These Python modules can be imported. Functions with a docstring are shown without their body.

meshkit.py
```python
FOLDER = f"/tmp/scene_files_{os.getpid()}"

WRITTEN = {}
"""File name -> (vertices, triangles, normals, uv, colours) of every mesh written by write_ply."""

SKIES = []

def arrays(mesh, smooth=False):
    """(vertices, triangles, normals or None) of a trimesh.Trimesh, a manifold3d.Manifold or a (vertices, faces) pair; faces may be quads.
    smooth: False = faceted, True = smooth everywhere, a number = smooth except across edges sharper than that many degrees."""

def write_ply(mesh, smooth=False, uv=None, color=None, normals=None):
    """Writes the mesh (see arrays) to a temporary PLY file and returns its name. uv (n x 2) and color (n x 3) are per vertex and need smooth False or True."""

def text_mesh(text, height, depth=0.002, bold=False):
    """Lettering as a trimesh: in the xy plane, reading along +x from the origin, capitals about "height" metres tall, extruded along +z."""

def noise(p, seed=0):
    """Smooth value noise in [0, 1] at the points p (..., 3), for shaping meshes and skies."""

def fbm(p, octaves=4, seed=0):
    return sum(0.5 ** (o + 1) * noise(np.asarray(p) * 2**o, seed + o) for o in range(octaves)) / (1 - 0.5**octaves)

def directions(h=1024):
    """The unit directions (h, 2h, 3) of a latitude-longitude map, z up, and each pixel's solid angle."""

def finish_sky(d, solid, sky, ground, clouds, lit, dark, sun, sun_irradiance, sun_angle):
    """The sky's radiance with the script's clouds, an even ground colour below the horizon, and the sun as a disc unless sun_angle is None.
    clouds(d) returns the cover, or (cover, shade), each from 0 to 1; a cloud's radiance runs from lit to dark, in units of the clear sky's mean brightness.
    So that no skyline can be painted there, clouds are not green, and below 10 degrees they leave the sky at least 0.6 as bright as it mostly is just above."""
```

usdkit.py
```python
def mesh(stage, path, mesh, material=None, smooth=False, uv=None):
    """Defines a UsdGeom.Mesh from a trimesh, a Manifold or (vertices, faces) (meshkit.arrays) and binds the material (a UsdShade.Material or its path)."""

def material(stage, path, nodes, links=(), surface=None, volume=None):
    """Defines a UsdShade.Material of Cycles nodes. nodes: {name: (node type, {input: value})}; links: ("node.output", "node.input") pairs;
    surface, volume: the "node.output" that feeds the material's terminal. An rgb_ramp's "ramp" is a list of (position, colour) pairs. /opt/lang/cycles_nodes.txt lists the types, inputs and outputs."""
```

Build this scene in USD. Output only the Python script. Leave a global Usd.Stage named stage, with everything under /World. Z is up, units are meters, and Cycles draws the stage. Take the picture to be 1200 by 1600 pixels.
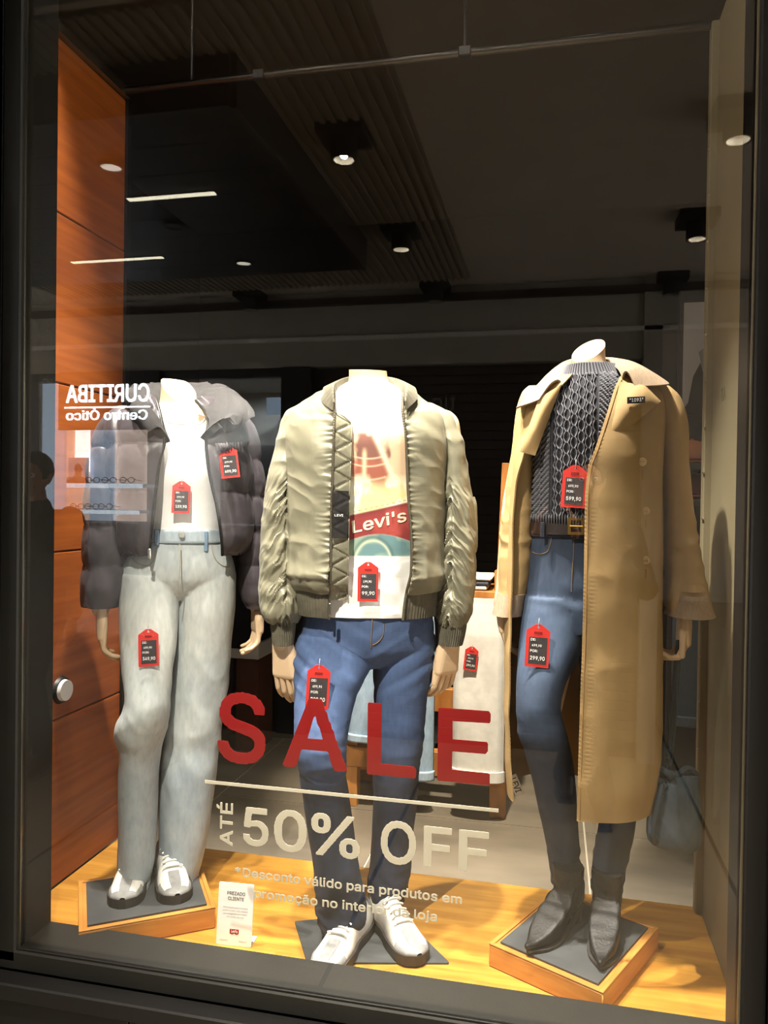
import math, numpy as np, trimesh, manifold3d as m3d, usdkit, meshkit
from pxr import Usd, UsdGeom, UsdLux, UsdShade, Gf, Sdf, Vt
from scipy.interpolate import PchipInterpolator
from shapely.geometry import Polygon, Point, box as sbox, LineString
from shapely.ops import unary_union
from shapely import affinity
PI = math.pi
stage = Usd.Stage.CreateInMemory()
UsdGeom.SetStageUpAxis(stage, 'Z'); UsdGeom.SetStageMetersPerUnit(stage, 1.0)
UsdGeom.Xform.Define(stage, '/World'); UsdGeom.Scope.Define(stage, '/World/Looks')

# ------------------------------------------------------------------ camera, exposure
FPX, PSI, PIT, ROLL = 1200.0, math.atan(.22), math.atan(15/1200), .0141
EYE = np.array([0, -1.75, 1.5])
f0 = np.array([-math.sin(PSI), math.cos(PSI), 0]); zz = np.array([0, 0, 1.0]); r0 = np.array([math.cos(PSI), math.sin(PSI), 0])
FW = f0*math.cos(PIT) - zz*math.sin(PIT); u0 = zz*math.cos(PIT) + f0*math.sin(PIT)
RT = r0*math.cos(ROLL) + u0*math.sin(ROLL); UP = u0*math.cos(ROLL) - r0*math.sin(ROLL)
cam = UsdGeom.Camera.Define(stage, '/World/camera')
cam.CreateHorizontalApertureAttr(36.0); cam.CreateFocalLengthAttr(36.0*FPX/1200); cam.CreateFStopAttr(0.0)
cam.CreateClippingRangeAttr((.02, 200)); cam.CreateExposureAttr(0.0)
cam.AddTransformOp().Set(Gf.Matrix4d(*RT, 0, *UP, 0, *(-FW), 0, *EYE, 1))

# ------------------------------------------------------------------ lamps (aimed spotlights: the shop's window track, the shop's own downlights, the mall's downlights)
def spot(name, pos, aim, power, cone=22, soft=.6, col=(1, .86, .66), radius=.03):
    l = UsdLux.SphereLight.Define(stage, '/World/' + name)
    d = np.array(aim, float) - np.array(pos, float); d /= np.linalg.norm(d)
    a = np.cross([0, 1, 0] if abs(d[2]) > .9 else [0, 0, 1], -d); a /= np.linalg.norm(a); b = np.cross(-d, a)
    l.AddTransformOp().Set(Gf.Matrix4d(*a, 0, *b, 0, *(-d), 0, *map(float, pos), 1))
    l.CreateRadiusAttr(radius); l.CreateIntensityAttr(power); l.CreateColorAttr(Gf.Vec3f(*col)); l.CreateNormalizeAttr(True)
    s = UsdLux.ShapingAPI.Apply(l.GetPrim()); s.CreateShapingConeAngleAttr(cone); s.CreateShapingConeSoftnessAttr(soft)
    return l
WARM = (1, .92, .80)
LZ = 3.5
TRACK = [((-1.39, .20, LZ), (-1.20, .36, 1.5), 1.0), ((-.76, .20, LZ), (-.42, .36, 1.5), 1.0), ((-.36, .20, LZ), (-.02, .40, 1.5), 1.0),
         ((-1.00, .10, LZ), (-1.14, .40, 1.3), 1.9), ((-.58, .10, LZ), (-.46, .40, 1.2), .9), ((-.24, .10, LZ), (-.08, .45, 1.3), .3)]
TRACK_POWER, TRACK_CONE = 185.0, 19
ACCENT_POWER, ACCENT_AIM, ACCENT_CONE = 112.0, (-.58, .40, 1.36), 26
SHOP = [((-.32, .86, 3.34), (-.42, 1.95, .55), 1.0, 17), ((.1, .86, 3.34), (-.2, 1.75, 0), .10, 30)]
SHOP_POWER = 300.0
MALL_POWER = 95.0
dome = UsdLux.DomeLight.Define(stage, '/World/mall_hall_light'); dome.CreateIntensityAttr(1.0); dome.CreateColorAttr(Gf.Vec3f(1, .95, .88))

# ------------------------------------------------------------------ helpers: pixels to points at a real depth
def ray(px, py): return FW*FPX + (px-600)*RT - (py-800)*UP
def atY(px, py, y): d = ray(px, py); return EYE + d*((y-EYE[1])/d[1])
def atX(px, py, x): d = ray(px, py); return EYE + d*((x-EYE[0])/d[0])
def atZ(px, py, z): d = ray(px, py); return EYE + d*((z-EYE[2])/d[2])
def virt(p): return np.array([p[0], -p[1], p[2]])      # what the pane mirrors stands on the other side of it

# ------------------------------------------------------------------ helpers: materials
def c(r, g, b): return tuple(((x/255)/12.92 if x/255 <= .04045 else ((x/255+.055)/1.055)**2.4) for x in (r, g, b))
def mat(name, col, rough=.6, met=0.0, spec=.5, col2=None, nscale=6, nmap=(1, 1, 1), nramp=(.35, .65), bump=0.0, bscale=300, bmap=(1, 1, 1), bdist=.002,
        sheen=0.0, attr=None, attrcol=None, vcol=None, emit=0.0, coat=0.0, sss=0.0):
    N = {'p': ('principled_bsdf', dict(roughness=rough, metallic=met, specular_ior_level=spec, base_color=col, sheen_weight=sheen, coat_weight=coat)), 'g': ('geometry', {})}
    L, top = [], None
    if vcol:
        N['vc'] = ('attribute', {'attribute': vcol}); top = 'vc.color'
    if attr:
        N['at'] = ('attribute', {'attribute': attr}); N['am'] = ('mix', {'color1': col, 'color2': attrcol}); L += [('at.fac', 'am.fac')]; top = 'am.color'
    if col2 is not None:
        N['mp'] = ('mapping', {'scale': nmap}); N['n'] = ('noise_texture', {'scale': nscale, 'detail': 4.0})
        N['r'] = ('rgb_ramp', {'ramp': [(nramp[0], (0, 0, 0)), (nramp[1], (1, 1, 1))]})
        L += [('g.position', 'mp.vector'), ('mp.vector', 'n.vector'), ('n.fac', 'r.fac')]
        if top:
            N['tint'] = ('mix', {'mix_type': 'multiply', 'fac': 1.0}); N['m'] = ('mix', {'color1': (1, 1, 1), 'color2': col2})
            L += [('r.color', 'm.fac'), (top, 'tint.color1'), ('m.color', 'tint.color2')]; top = 'tint.color'
        else:
            N['m'] = ('mix', {'color1': col, 'color2': col2}); L += [('r.color', 'm.fac')]; top = 'm.color'
    if top: L.append((top, 'p.base_color'))
    if bump:
        N['bm'] = ('mapping', {'scale': bmap}); N['bn'] = ('noise_texture', {'scale': bscale, 'detail': 2.0}); N['b'] = ('bump', {'strength': bump, 'distance': bdist})
        L += [('g.position', 'bm.vector'), ('bm.vector', 'bn.vector'), ('bn.fac', 'b.height'), ('b.normal', 'p.normal')]
    if emit: N['p'][1].update(emission_color=col, emission_strength=emit)
    return usdkit.material(stage, '/World/Looks/' + name, N, L, surface='p.BSDF')

def pane_mat(name, tint=(1, 1, 1), f0=.045):
    N = {'lw': ('layer_weight', {'blend': .5}), 'pw': ('math', {'math_type': 'power', 'value2': 5.0}), 'ma': ('math', {'math_type': 'multiply_add', 'value2': 1-f0, 'value3': f0}),
         't': ('transparent_bsdf', {'color': tint}), 'gl': ('glossy_bsdf', {'color': (1, 1, 1), 'roughness': 0.0}), 'mx': ('mix_closure', {})}
    return usdkit.material(stage, '/World/Looks/' + name, N, [('lw.facing', 'pw.value1'), ('pw.value', 'ma.value1'), ('ma.value', 'mx.fac'), ('t.BSDF', 'mx.closure1'), ('gl.BSDF', 'mx.closure2')], surface='mx.closure')

# ------------------------------------------------------------------ helpers: prims
USED, BASE = {}, {}
def number(parent, name):
    k = (parent, name); n = USED.get(k, 0); USED[k] = n+1
    return name if n == 0 else f'{name}_{n:03d}'
def keys(p, **kw):
    for k, v in kw.items():
        if v: p.SetCustomDataByKey(k, v)
def thing(name, label, cat, base=(0, 0, 0), group=None, kind=None):
    path = '/World/' + number('/World', name); x = UsdGeom.Xform.Define(stage, path); x.AddTranslateOp().Set(Gf.Vec3d(*map(float, base)))
    BASE[path] = np.array(base, float); keys(x.GetPrim(), label=label, category=cat, group=group, kind=kind)
    return path
def tri(mesh):
    if isinstance(mesh, list): return trimesh.util.concatenate([tri(m) for m in mesh])
    if isinstance(mesh, trimesh.Trimesh): return mesh
    v, f, _ = meshkit.arrays(mesh); return trimesh.Trimesh(v, f, process=False)
def put(parent, name, mesh, m, smooth=40, label=None, attr=None, kind=None):
    mesh = tri(mesh); par = parent or '/World'; path = par + '/' + number(par, name)
    base = next((BASE[q] for q in BASE if par == q or par.startswith(q + '/')), np.zeros(3))
    mm = trimesh.Trimesh(np.asarray(mesh.vertices) - base, mesh.faces, process=False)
    g = usdkit.mesh(stage, path, mm, m, smooth=True if attr else smooth)
    for k, v in (attr or {}).items():
        t = Sdf.ValueTypeNames.FloatArray if np.ndim(v) == 1 else Sdf.ValueTypeNames.Color3fArray
        UsdGeom.PrimvarsAPI(g).CreatePrimvar(k, t, 'vertex').Set((Vt.FloatArray if np.ndim(v) == 1 else Vt.Vec3fArray).FromNumpy(np.ascontiguousarray(v, np.float32)))
    keys(g.GetPrim(), label=label, kind=kind)
    return path
def solo(name, mesh, m, label, cat, smooth=40, group=None, kind=None, attr=None):
    mesh = tri(mesh); b = mesh.bounds; p = put(None, name, mesh, m, smooth, attr=attr); keys(stage.GetPrimAtPath(p), label=label, category=cat, group=group, kind=kind)
    return p

# ------------------------------------------------------------------ helpers: meshes
def bx(x0, x1, y0, y1, z0, z1, bev=0.0):
    if bev:
        b = bev; pts = [(x, y, z) for sx, sy, sz in np.ndindex(2, 2, 2) for x, y, z in (((x0+b, x1-b)[sx], (y0, y1)[sy], (z0, z1)[sz]), ((x0, x1)[sx], (y0+b, y1-b)[sy], (z0, z1)[sz]), ((x0, x1)[sx], (y0, y1)[sy], (z0+b, z1-b)[sz]))]
        pts = [((x0+b, x1-b)[i], (y0+b, y1-b)[j], (z0, z1)[k]) for i, j, k in np.ndindex(2, 2, 2)] + [((x0+b, x1-b)[i], (y0, y1)[j], (z0+b, z1-b)[k]) for i, j, k in np.ndindex(2, 2, 2)] + [((x0, x1)[i], (y0+b, y1-b)[j], (z0+b, z1-b)[k]) for i, j, k in np.ndindex(2, 2, 2)]
        return tri(m3d.Manifold.hull_points(np.array(pts, float)))
    m = trimesh.creation.box((x1-x0, y1-y0, z1-z0)); m.apply_translation(((x0+x1)/2, (y0+y1)/2, (z0+z1)/2)); return m
def tube(pts, r, n=8, closed=False):
    P = np.array(pts, float); k = len(P); r = np.broadcast_to(np.asarray(r, float), (k,))
    T = np.gradient(P, axis=0); T /= np.linalg.norm(T, axis=1, keepdims=True) + 1e-12
    a = np.array([0, 0, 1.0]) if abs(T[0, 2]) < .9 else np.array([1.0, 0, 0]); V, F = [], []
    for i in range(k):
        a = a - T[i]*(a @ T[i]); a /= np.linalg.norm(a); b = np.cross(T[i], a)
        w = np.linspace(0, 2*PI, n, endpoint=False); V.append(P[i] + r[i]*(np.cos(w)[:, None]*a + np.sin(w)[:, None]*b))
    for i in range(k-1):
        for j in range(n): F += [[i*n+j, i*n+(j+1) % n, (i+1)*n+(j+1) % n], [i*n+j, (i+1)*n+(j+1) % n, (i+1)*n+j]]
    V = np.vstack(V + [P[:1], P[-1:]]); q = k*n
    for j in range(n): F += [[q, (j+1) % n, j], [q+1, (k-1)*n+j, (k-1)*n+(j+1) % n]]
    return trimesh.Trimesh(V, np.array(F), process=False)
def curve(pts, n=24):
    P = np.array(pts, float); t = np.r_[0, np.cumsum(np.linalg.norm(np.diff(P, axis=0), axis=1))]
    return PchipInterpolator(t, P)(np.linspace(0, t[-1], n))
def bent(a, b, r=.02):
    """A rod between two points with a square section of half-size r."""
    return tube([a, b], r*1.414, 4)
def plate(poly, d):
    gs = getattr(poly, 'geoms', [poly]); return trimesh.util.concatenate([trimesh.creation.extrude_polygon(g, d, engine='earcut') for g in gs])
def framed(mesh, o, ex, ey, ez):
    m = tri(mesh).copy(); v = np.asarray(m.vertices); m.vertices = np.array(o) + v[:, :1]*np.array(ex) + v[:, 1:2]*np.array(ey) + v[:, 2:]*np.array(ez)
    if np.dot(np.cross(ex, ey), ez) < 0: m.faces = m.faces[:, ::-1]
    return m
def gnormals(G, closed=False):
    if closed: du = np.roll(G, -1, 1) - np.roll(G, 1, 1)
    else: du = np.gradient(G, axis=1)
    dv = np.gradient(G, axis=0); n = np.cross(du, dv); return n/(np.linalg.norm(n, axis=2, keepdims=True) + 1e-12)
def gridfaces(nv, nu, closed, off=0, flip=False):
    i, j = np.meshgrid(np.arange(nv-1), np.arange(nu if closed else nu-1), indexing='ij'); j2 = (j+1) % nu
    q = np.stack([i*nu+j, i*nu+j2, (i+1)*nu+j2, (i+1)*nu+j], -1).reshape(-1, 4) + off
    f = np.vstack([q[:, [0, 1, 2]], q[:, [0, 2, 3]]]); return f[:, ::-1] if flip else f
def sheet(G, closed=False, thick=0.0, out=1):
    """A surface grid as a mesh; with thick, a cloth of that thickness with an inside and rims. out: which way gnormals points (+1 outwards)."""
    nv, nu = G.shape[:2]
    if not thick: return trimesh.Trimesh(G.reshape(-1, 3), gridfaces(nv, nu, closed, flip=out < 0), process=False)
    I = G - gnormals(G, closed)*thick*out; V = np.vstack([G.reshape(-1, 3), I.reshape(-1, 3)]); k = nv*nu
    F = [gridfaces(nv, nu, closed, flip=out < 0), gridfaces(nv, nu, closed, k, flip=out > 0)]
    def rim(a, b):
        a = np.array(a); b = np.array(b); V_ = [a, b]
        f = np.stack([a[:-1], a[1:], k+a[1:], k+a[:-1]], 1); F.append(np.vstack([f[:, [0, 2, 1]], f[:, [0, 3, 2]]]))
    idx = np.arange(k).reshape(nv, nu)
    ring = lambda x: np.r_[x, x[:1]] if closed else x
    rim(ring(idx[0]), 0); rim(ring(idx[-1])[::-1], 0)
    if not closed: rim(idx[::-1, 0], 0); rim(idx[:, -1], 0)
    return trimesh.Trimesh(V, np.vstack(F), process=False)
def nz(P, sc, seed=0, oct=3): return meshkit.fbm(np.asarray(P)*np.asarray(sc), oct, seed) - .5
def ridge(P, sc, seed=0): return 1 - np.abs(2*meshkit.fbm(np.asarray(P)*np.asarray(sc), 2, seed) - 1)*2
def sph(p, r, n=10): return m3d.Manifold.sphere(float(r), n).translate([float(x) for x in p])
def bone(p, q, r1, r2, n=12): return m3d.Manifold.batch_hull([sph(p, r1, n), sph(q, r2, n)])
def union(ms): return m3d.Manifold.batch_boolean(ms, m3d.OpType.Add)
def manif(t): return m3d.Manifold(m3d.Mesh(np.asarray(t.vertices, np.float32), np.asarray(t.faces, np.uint32)))
def lettering(text, h, depth=.001, bold=False, width=None):
    m = meshkit.text_mesh(text, h, depth, bold)
    if width: m.vertices[:, 0] *= width/(m.bounds[1][0])
    return m

class Man:
    """A frame standing at a mannequin's axis: s to the picture's right, t towards the street, z up."""
    def __init__(self, x, y, turn=0.0):
        self.o = np.array([x, y, 0.0]); n = EYE - self.o; n[2] = 0; n /= np.linalg.norm(n)
        ca, sa = math.cos(turn), math.sin(turn); n = np.array([n[0]*ca-n[1]*sa, n[0]*sa+n[1]*ca, 0]); self.n = n; self.s = np.array([-n[1], n[0], 0])
    def W(self, L): L = np.asarray(L, float); return self.o + L[..., :1]*self.s + L[..., 1:2]*self.n + L[..., 2:]*zz
    def A(self, px, py, t=0.0):
        d = ray(px, py); p = EYE + d*(((self.o + self.n*t - EYE) @ self.n)/(d @ self.n)) - self.o; return np.array([p @ self.s, t, p[2]])
    def Wm(self, mesh):
        m = tri(mesh).copy(); m.vertices = self.W(np.asarray(m.vertices))
        if np.dot(np.cross(self.s, self.n), zz) < 0: m.faces = m.faces[:, ::-1]
        return m
    def prof(self, rows, grow=0.0):
        R = []
        for r in rows:
            py, l, rr, bf, bb, t0 = (*r, 0.0)[:6] if len(r) < 6 else r
            z = self.A((l+rr)/2, py, t0)[2]; R.append((z, self.A(l, py, t0)[0]-grow, self.A(rr, py, t0)[0]+grow, bf+grow, bb+grow, t0))
        R = np.array(sorted(R)); self_z = R[:, 0]; return PchipInterpolator(self_z, R[:, 1:], extrapolate=True), self_z[0], self_z[-1]
    def edge(self, pts, t=0.0):
        E = np.array(sorted([(self.A(px, py, t)[2], self.A(px, py, t)[0]) for py, px in pts])); return PchipInterpolator(E[:, 0], E[:, 1], extrapolate=True)
def ringpts(pr, Z, TH, n=2.3):
    q = pr(Z); sL, sR, bf, bb, t0 = (q[..., k] for k in range(5)); a = (sR-sL)/2; sc = (sL+sR)/2
    sn, cs = np.sin(TH), np.cos(TH)
    return np.stack([sc + a*np.sign(sn)*np.abs(sn)**(2/n), t0 + np.where(cs > 0, bf, bb)*np.sign(cs)*np.abs(cs)**(2/n), Z + 0*TH], -1)
def loft(man, rows, nv=60, nu=72, n=2.3, grow=0.0, disp=None, z0=None, z1=None, thick=0.0, cap=False, world=True, attr=None):
    """A closed garment tube through the rows, from top to bottom."""
    pr, lo, hi = man.prof(rows, grow); lo = lo if z0 is None else z0; hi = hi if z1 is None else z1
    TH = np.linspace(-PI, PI, nu, endpoint=False)[None, :]; Z = np.linspace(hi, lo, nv)[:, None]; Z, TH = np.broadcast_arrays(Z, TH)
    G = ringpts(pr, Z, TH, n)
    if disp is not None:
        N = gnormals(G, True); G = G + N*disp(G, TH, Z)[..., None]
    if cap:
        k = nv*nu; V = np.vstack([G.reshape(-1, 3), G[0].mean(0)[None], G[-1].mean(0)[None]]); j = np.arange(nu); j2 = (j+1) % nu
        F = np.vstack([gridfaces(nv, nu, True), np.stack([0*j+k, j2, j], 1), np.stack([0*j+k+1, (nv-1)*nu+j, (nv-1)*nu+j2], 1)])
        m = trimesh.Trimesh(V, F, process=False)
        if m.volume < 0: m.faces = m.faces[:, ::-1]
    else: m = sheet(G, True, thick)
    if not world: return m
    return man.Wm(m)
def open_front(man, rows, EL, ER, nv=110, nu=150, n=2.3, disp=None, thick=.004, z0=None, z1=None, grow=0.0, et=.12, grid=False):
    """A garment that hangs open: one cloth from the right front edge round the back to the left front edge."""
    pr, lo, hi = man.prof(rows, grow); lo = lo if z0 is None else z0; hi = hi if z1 is None else z1; eL, eR = man.edge(EL, et), man.edge(ER, et)
    Z = np.linspace(hi, lo, nv); q = pr(Z); a = (q[:, 1]-q[:, 0])/2; sc = (q[:, 1]+q[:, 0])/2
    th = lambda s: (lambda x: np.arcsin(np.sign(x)*np.abs(x)**(n/2)))(np.clip((s-sc)/a, -1, 1))
    tR, tL = th(eR(Z)), th(eL(Z)); U = np.linspace(0, 1, nu)[None]; TH = tR[:, None] + U*(2*PI + tL - tR)[:, None]; ZZ = np.broadcast_to(Z[:, None], TH.shape)
    G = ringpts(pr, ZZ, TH, n)
    if disp is not None: G = G + gnormals(G)*disp(G, U + 0*TH, ZZ)[..., None]
    if grid: return G
    return man.Wm(sheet(G, False, thick))
def patch(man, P, nu=24, nv=24, bulge=0.0, thick=.003, disp=None):
    """A cloth flap between four corners given as (px, py, t): top left, top right, bottom right, bottom left."""
    C = [man.A(*p) for p in P]; u, v = np.meshgrid(np.linspace(0, 1, nu), np.linspace(0, 1, nv)); u, v = u[..., None], v[..., None]
    G = C[0]*(1-u)*(1-v) + C[1]*u*(1-v) + C[2]*u*v + C[3]*(1-u)*v; G[..., 1] += bulge*(16*u*(1-u)*v*(1-v))[..., 0]
    if disp is not None: G[..., 1] += disp(u[..., 0], v[..., 0], G)
    return man.Wm(sheet(G, False, thick))
def limbs(man, parts, edge=.012, smooth=8, disp=None):
    """Closed tubes joined into one skin, refined, smoothed."""
    m = union([manif(p) for p in parts]).refine_to_length(edge); m = tri(m); m.merge_vertices(); trimesh.smoothing.filter_taubin(m, iterations=smooth)
    v = np.asarray(m.vertices)
    if disp is not None: v = v + np.asarray(m.vertex_normals)*disp(v)[:, None]
    m.vertices = v; return man.Wm(m)
def hand(w, phi, side, curl=(.5, .55, .6, .65), k=1.0, down=(0, 0, -1.0), thumb=.35):
    """Palm, four fingers and a thumb in a Man frame. phi: where the palm faces in the s-t plane; side: +1 for a hand on the picture's left."""
    pn = np.array([math.cos(phi), math.sin(phi), 0]); th = np.array([-pn[1], pn[0], 0])*side; d = np.array(down, float); d /= np.linalg.norm(d); w = np.array(w, float)
    pn = pn - d*(pn @ d); pn /= np.linalg.norm(pn); th = th - d*(th @ d); th /= np.linalg.norm(th); ms = []
    kn = [w + d*.092*k + th*x*k + pn*.004*k for x in (.028, .010, -.009, -.027)]
    ms.append(m3d.Manifold.batch_hull([sph(w + th*.016*k, .017*k), sph(w - th*.016*k, .017*k), sph(kn[0], .0135*k), sph(kn[3] - d*.006, .012*k), sph(w + d*.05*k + th*.03*k + pn*.006, .013*k)]))
    for i, (p, L) in enumerate(zip(kn, ((.045, .027, .021), (.050, .031, .022), (.046, .029, .021), (.036, .022, .019)))):
        a, r = curl[i]*.45, (.0098, .0098, .0094, .0084)[i]*k
        for j, l in enumerate(L):
            e = p + (d*math.cos(a) + pn*math.sin(a) + th*(.06-.04*i))*l*k; ms.append(bone(p, e, r, r*.9)); p = e; r *= .9; a += curl[i]*(.85 if j == 0 else .6)
    p = w + d*.028*k + th*.026*k + pn*.008; a = thumb
    for l, r in ((.042, .0125), (.032, .0105), (.026, .0092)):
        e = p + (d*math.cos(a) + th*math.sin(a)*.8 + pn*math.sin(a)*.6)*l*k; ms.append(bone(p, e, r*k, r*.88*k)); p = e; a *= .55
    return ms

# ------------------------------------------------------------------ materials of the place
BLACK = mat('black_coated_metal', c(17, 16, 17), .5, col2=c(22, 20, 20), nscale=3, bump=.1, bscale=200)
BLACKIN = mat('black_inner_frame', c(36, 35, 31), .55, col2=c(30, 29, 26), nscale=5, bump=.15, bscale=150)
STUD = mat('bright_stud', c(235, 232, 222), .2, met=1.0); RAILM = mat('dim_rail_metal', c(84, 80, 74), .4, met=1.0); STEEL = mat('brushed_edge', c(150, 145, 130), .35, met=1.0)
GLASS = pane_mat('shop_window_glass', (.985, .99, .985))
SHOPGLASS = pane_mat('clear_glass', (.95, .97, .97))
WOOD = mat('orange_wood_panel', c(172, 92, 35), .45, col2=c(148, 75, 28), nscale=4, nmap=(1, .6, 9), bump=.08, bscale=60, bmap=(1, .5, 12))
FLOORWOOD = mat('honey_wood_floor', c(206, 150, 62), .42, col2=c(176, 120, 44), nscale=5, nmap=(.7, 7, 4), bump=.05, bscale=60, bmap=(.5, 10, 1))
PLINTHWOOD = mat('plinth_wood', c(206, 146, 70), .5, col2=c(186, 124, 54), nscale=6, nmap=(1, 1, 8))
RACKWOOD = mat('rack_wood', c(190, 128, 60), .55, col2=c(160, 100, 42), nscale=6, nmap=(3, 3, 1))
DARKWOOD = mat('red_brown_wood', c(104, 58, 40), .5, col2=c(86, 46, 32), nscale=4, nmap=(6, 1, 1))
MATT = mat('charcoal_mat', c(72, 74, 76), .7, col2=c(62, 64, 66), nscale=9, bump=.1, bscale=400)
TILE = mat('beige_stone_tile', c(122, 112, 98), .35, col2=c(106, 98, 86), nscale=2.5, nmap=(1, 3, 1))
GROUT = mat('light_grout', c(170, 162, 146), .7)
MALLTILE = mat('mall_stone_tile', c(122, 113, 96), .5, col2=c(112, 103, 88), nscale=2)
MALLGROUT = mat('dark_joint', c(14, 13, 12), .8)
PILLAR = mat('olive_beige_paint', c(150, 138, 106), .7, col2=c(142, 130, 100), nscale=2)
PILLARD = mat('olive_beige_print', c(120, 110, 84), .7)
DARKWALL = mat('charcoal_wall', c(48, 44, 42), .8, col2=c(40, 37, 36), nscale=3)
CEIL = mat('dark_ceiling', c(70, 62, 54), .8, col2=c(62, 55, 48), nscale=2)
MALLCEIL = mat('mall_ceiling_paint', c(210, 200, 186), .8, col2=c(202, 192, 178), nscale=2)
MALLWALL = mat('mall_bulkhead_paint', c(176, 170, 158), .7)
RIBBED = mat('ribbed_ceiling_panel', c(150, 138, 122), .7)
CANOPY = mat('black_canopy_boards', c(20, 20, 22), .5, col2=c(14, 14, 16), nscale=3)
SHUTTER = mat('dark_shutter', c(58, 52, 48), .5)
WHITEPAINT = mat('white_paint', c(225, 222, 215), .6)
LENS = mat('lit_lens', (1, .93, .8), .3, emit=5.0)
LINELIT = mat('lit_diffuser', (1, .92, .68), .3, emit=9.0)
WHITELIT = mat('lit_white_panel', (1, .97, .95), .3, emit=11.0)
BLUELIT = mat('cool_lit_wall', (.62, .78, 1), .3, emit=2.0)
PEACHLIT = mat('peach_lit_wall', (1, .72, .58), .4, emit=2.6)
SIGNLIT = mat('lit_sign_letter', (.86, .95, 1), .3, emit=14.0)
SHELFLIT = mat('lit_shelf_edge', (.8, .9, 1), .3, emit=5.0)
def vinyl(name, col):
    return usdkit.material(stage, '/World/Looks/' + name, {'d': ('diffuse_bsdf', {'color': col}), 't': ('translucent_bsdf', {'color': col}), 'm': ('mix_closure', {'fac': .4})}, [('d.BSDF', 'm.closure1'), ('t.BSDF', 'm.closure2')], surface='m.closure')
REDV = vinyl('red_vinyl', c(178, 50, 50)); WHITEV = vinyl('frosted_white_vinyl', c(240, 235, 220))

# ------------------------------------------------------------------ the window: frame, pane, front panels
ZP, ZS, WL, WR = .27, .322, -1.345, .405       # display floor, sill, window sides
p = thing('window_1', 'tall black framed shop window pane with sale lettering', 'window', (-.47, 0, ZS), kind='structure')
put(p, 'pane', bx(WL+.002, WR-.002, .002, .005, ZS+.002, 3.15), GLASS)
put(p, 'jamb', bx(WL-.055, WL, -.02, .13, ZS-.03, 3.3, .004), BLACKIN); put(p, 'jamb', bx(WR, WR+.05, -.02, .13, ZS-.03, 3.3, .004), BLACK)
put(p, 'sill', bx(WL-.05, WR+.05, -.02, .13, ZS-.05, ZS, .004), BLACKIN); put(p, 'head', bx(WL-.05, WR+.05, -.02, .13, 3.15, 3.3), BLACK)
for x in (WL, WR-.006): put(p, 'glazing_bead', bx(x, x+.006, -.009, -.005, ZS, 3.15), STEEL, label='thin bright glazing bead')
put(p, 'glazing_bead', bx(WL, WR, -.014, -.005, ZS-.004, ZS+.006, .002), BLACK)
p = thing('wall_front', 'black metal shopfront cladding around the window', 'wall', (-.5, -.02, 0), kind='structure')
put(p, 'panel', bx(-3.4, WL-.055, -.06, .1, 0, 4.1), BLACK); put(p, 'panel', bx(WR+.05, 2.4, -.06, .1, 0, 4.1), BLACK)
put(p, 'trim_strip', bx(-3.4, 2.4, -.075, -.02, ZS-.095, ZS-.05, .004), BLACK)
for a, b in ((WL-.053, -.998), (-.994, -.02), (-.016, WR+.048)): put(p, 'panel', bx(a, b, -.058, .1, .0, ZS-.098, .003), BLACK)
put(p, 'head_panel', bx(WL-.05, WR+.05, -.06, .1, 3.3, 4.1), BLACK)
put(p, 'corner_strip', bx(WL-.075, WL-.055, -.085, -.02, .0, 3.4, .004), BLACK); put(p, 'corner_strip', bx(WR+.05, WR+.068, -.085, -.02, 0, 3.4, .004), BLACK)

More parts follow.
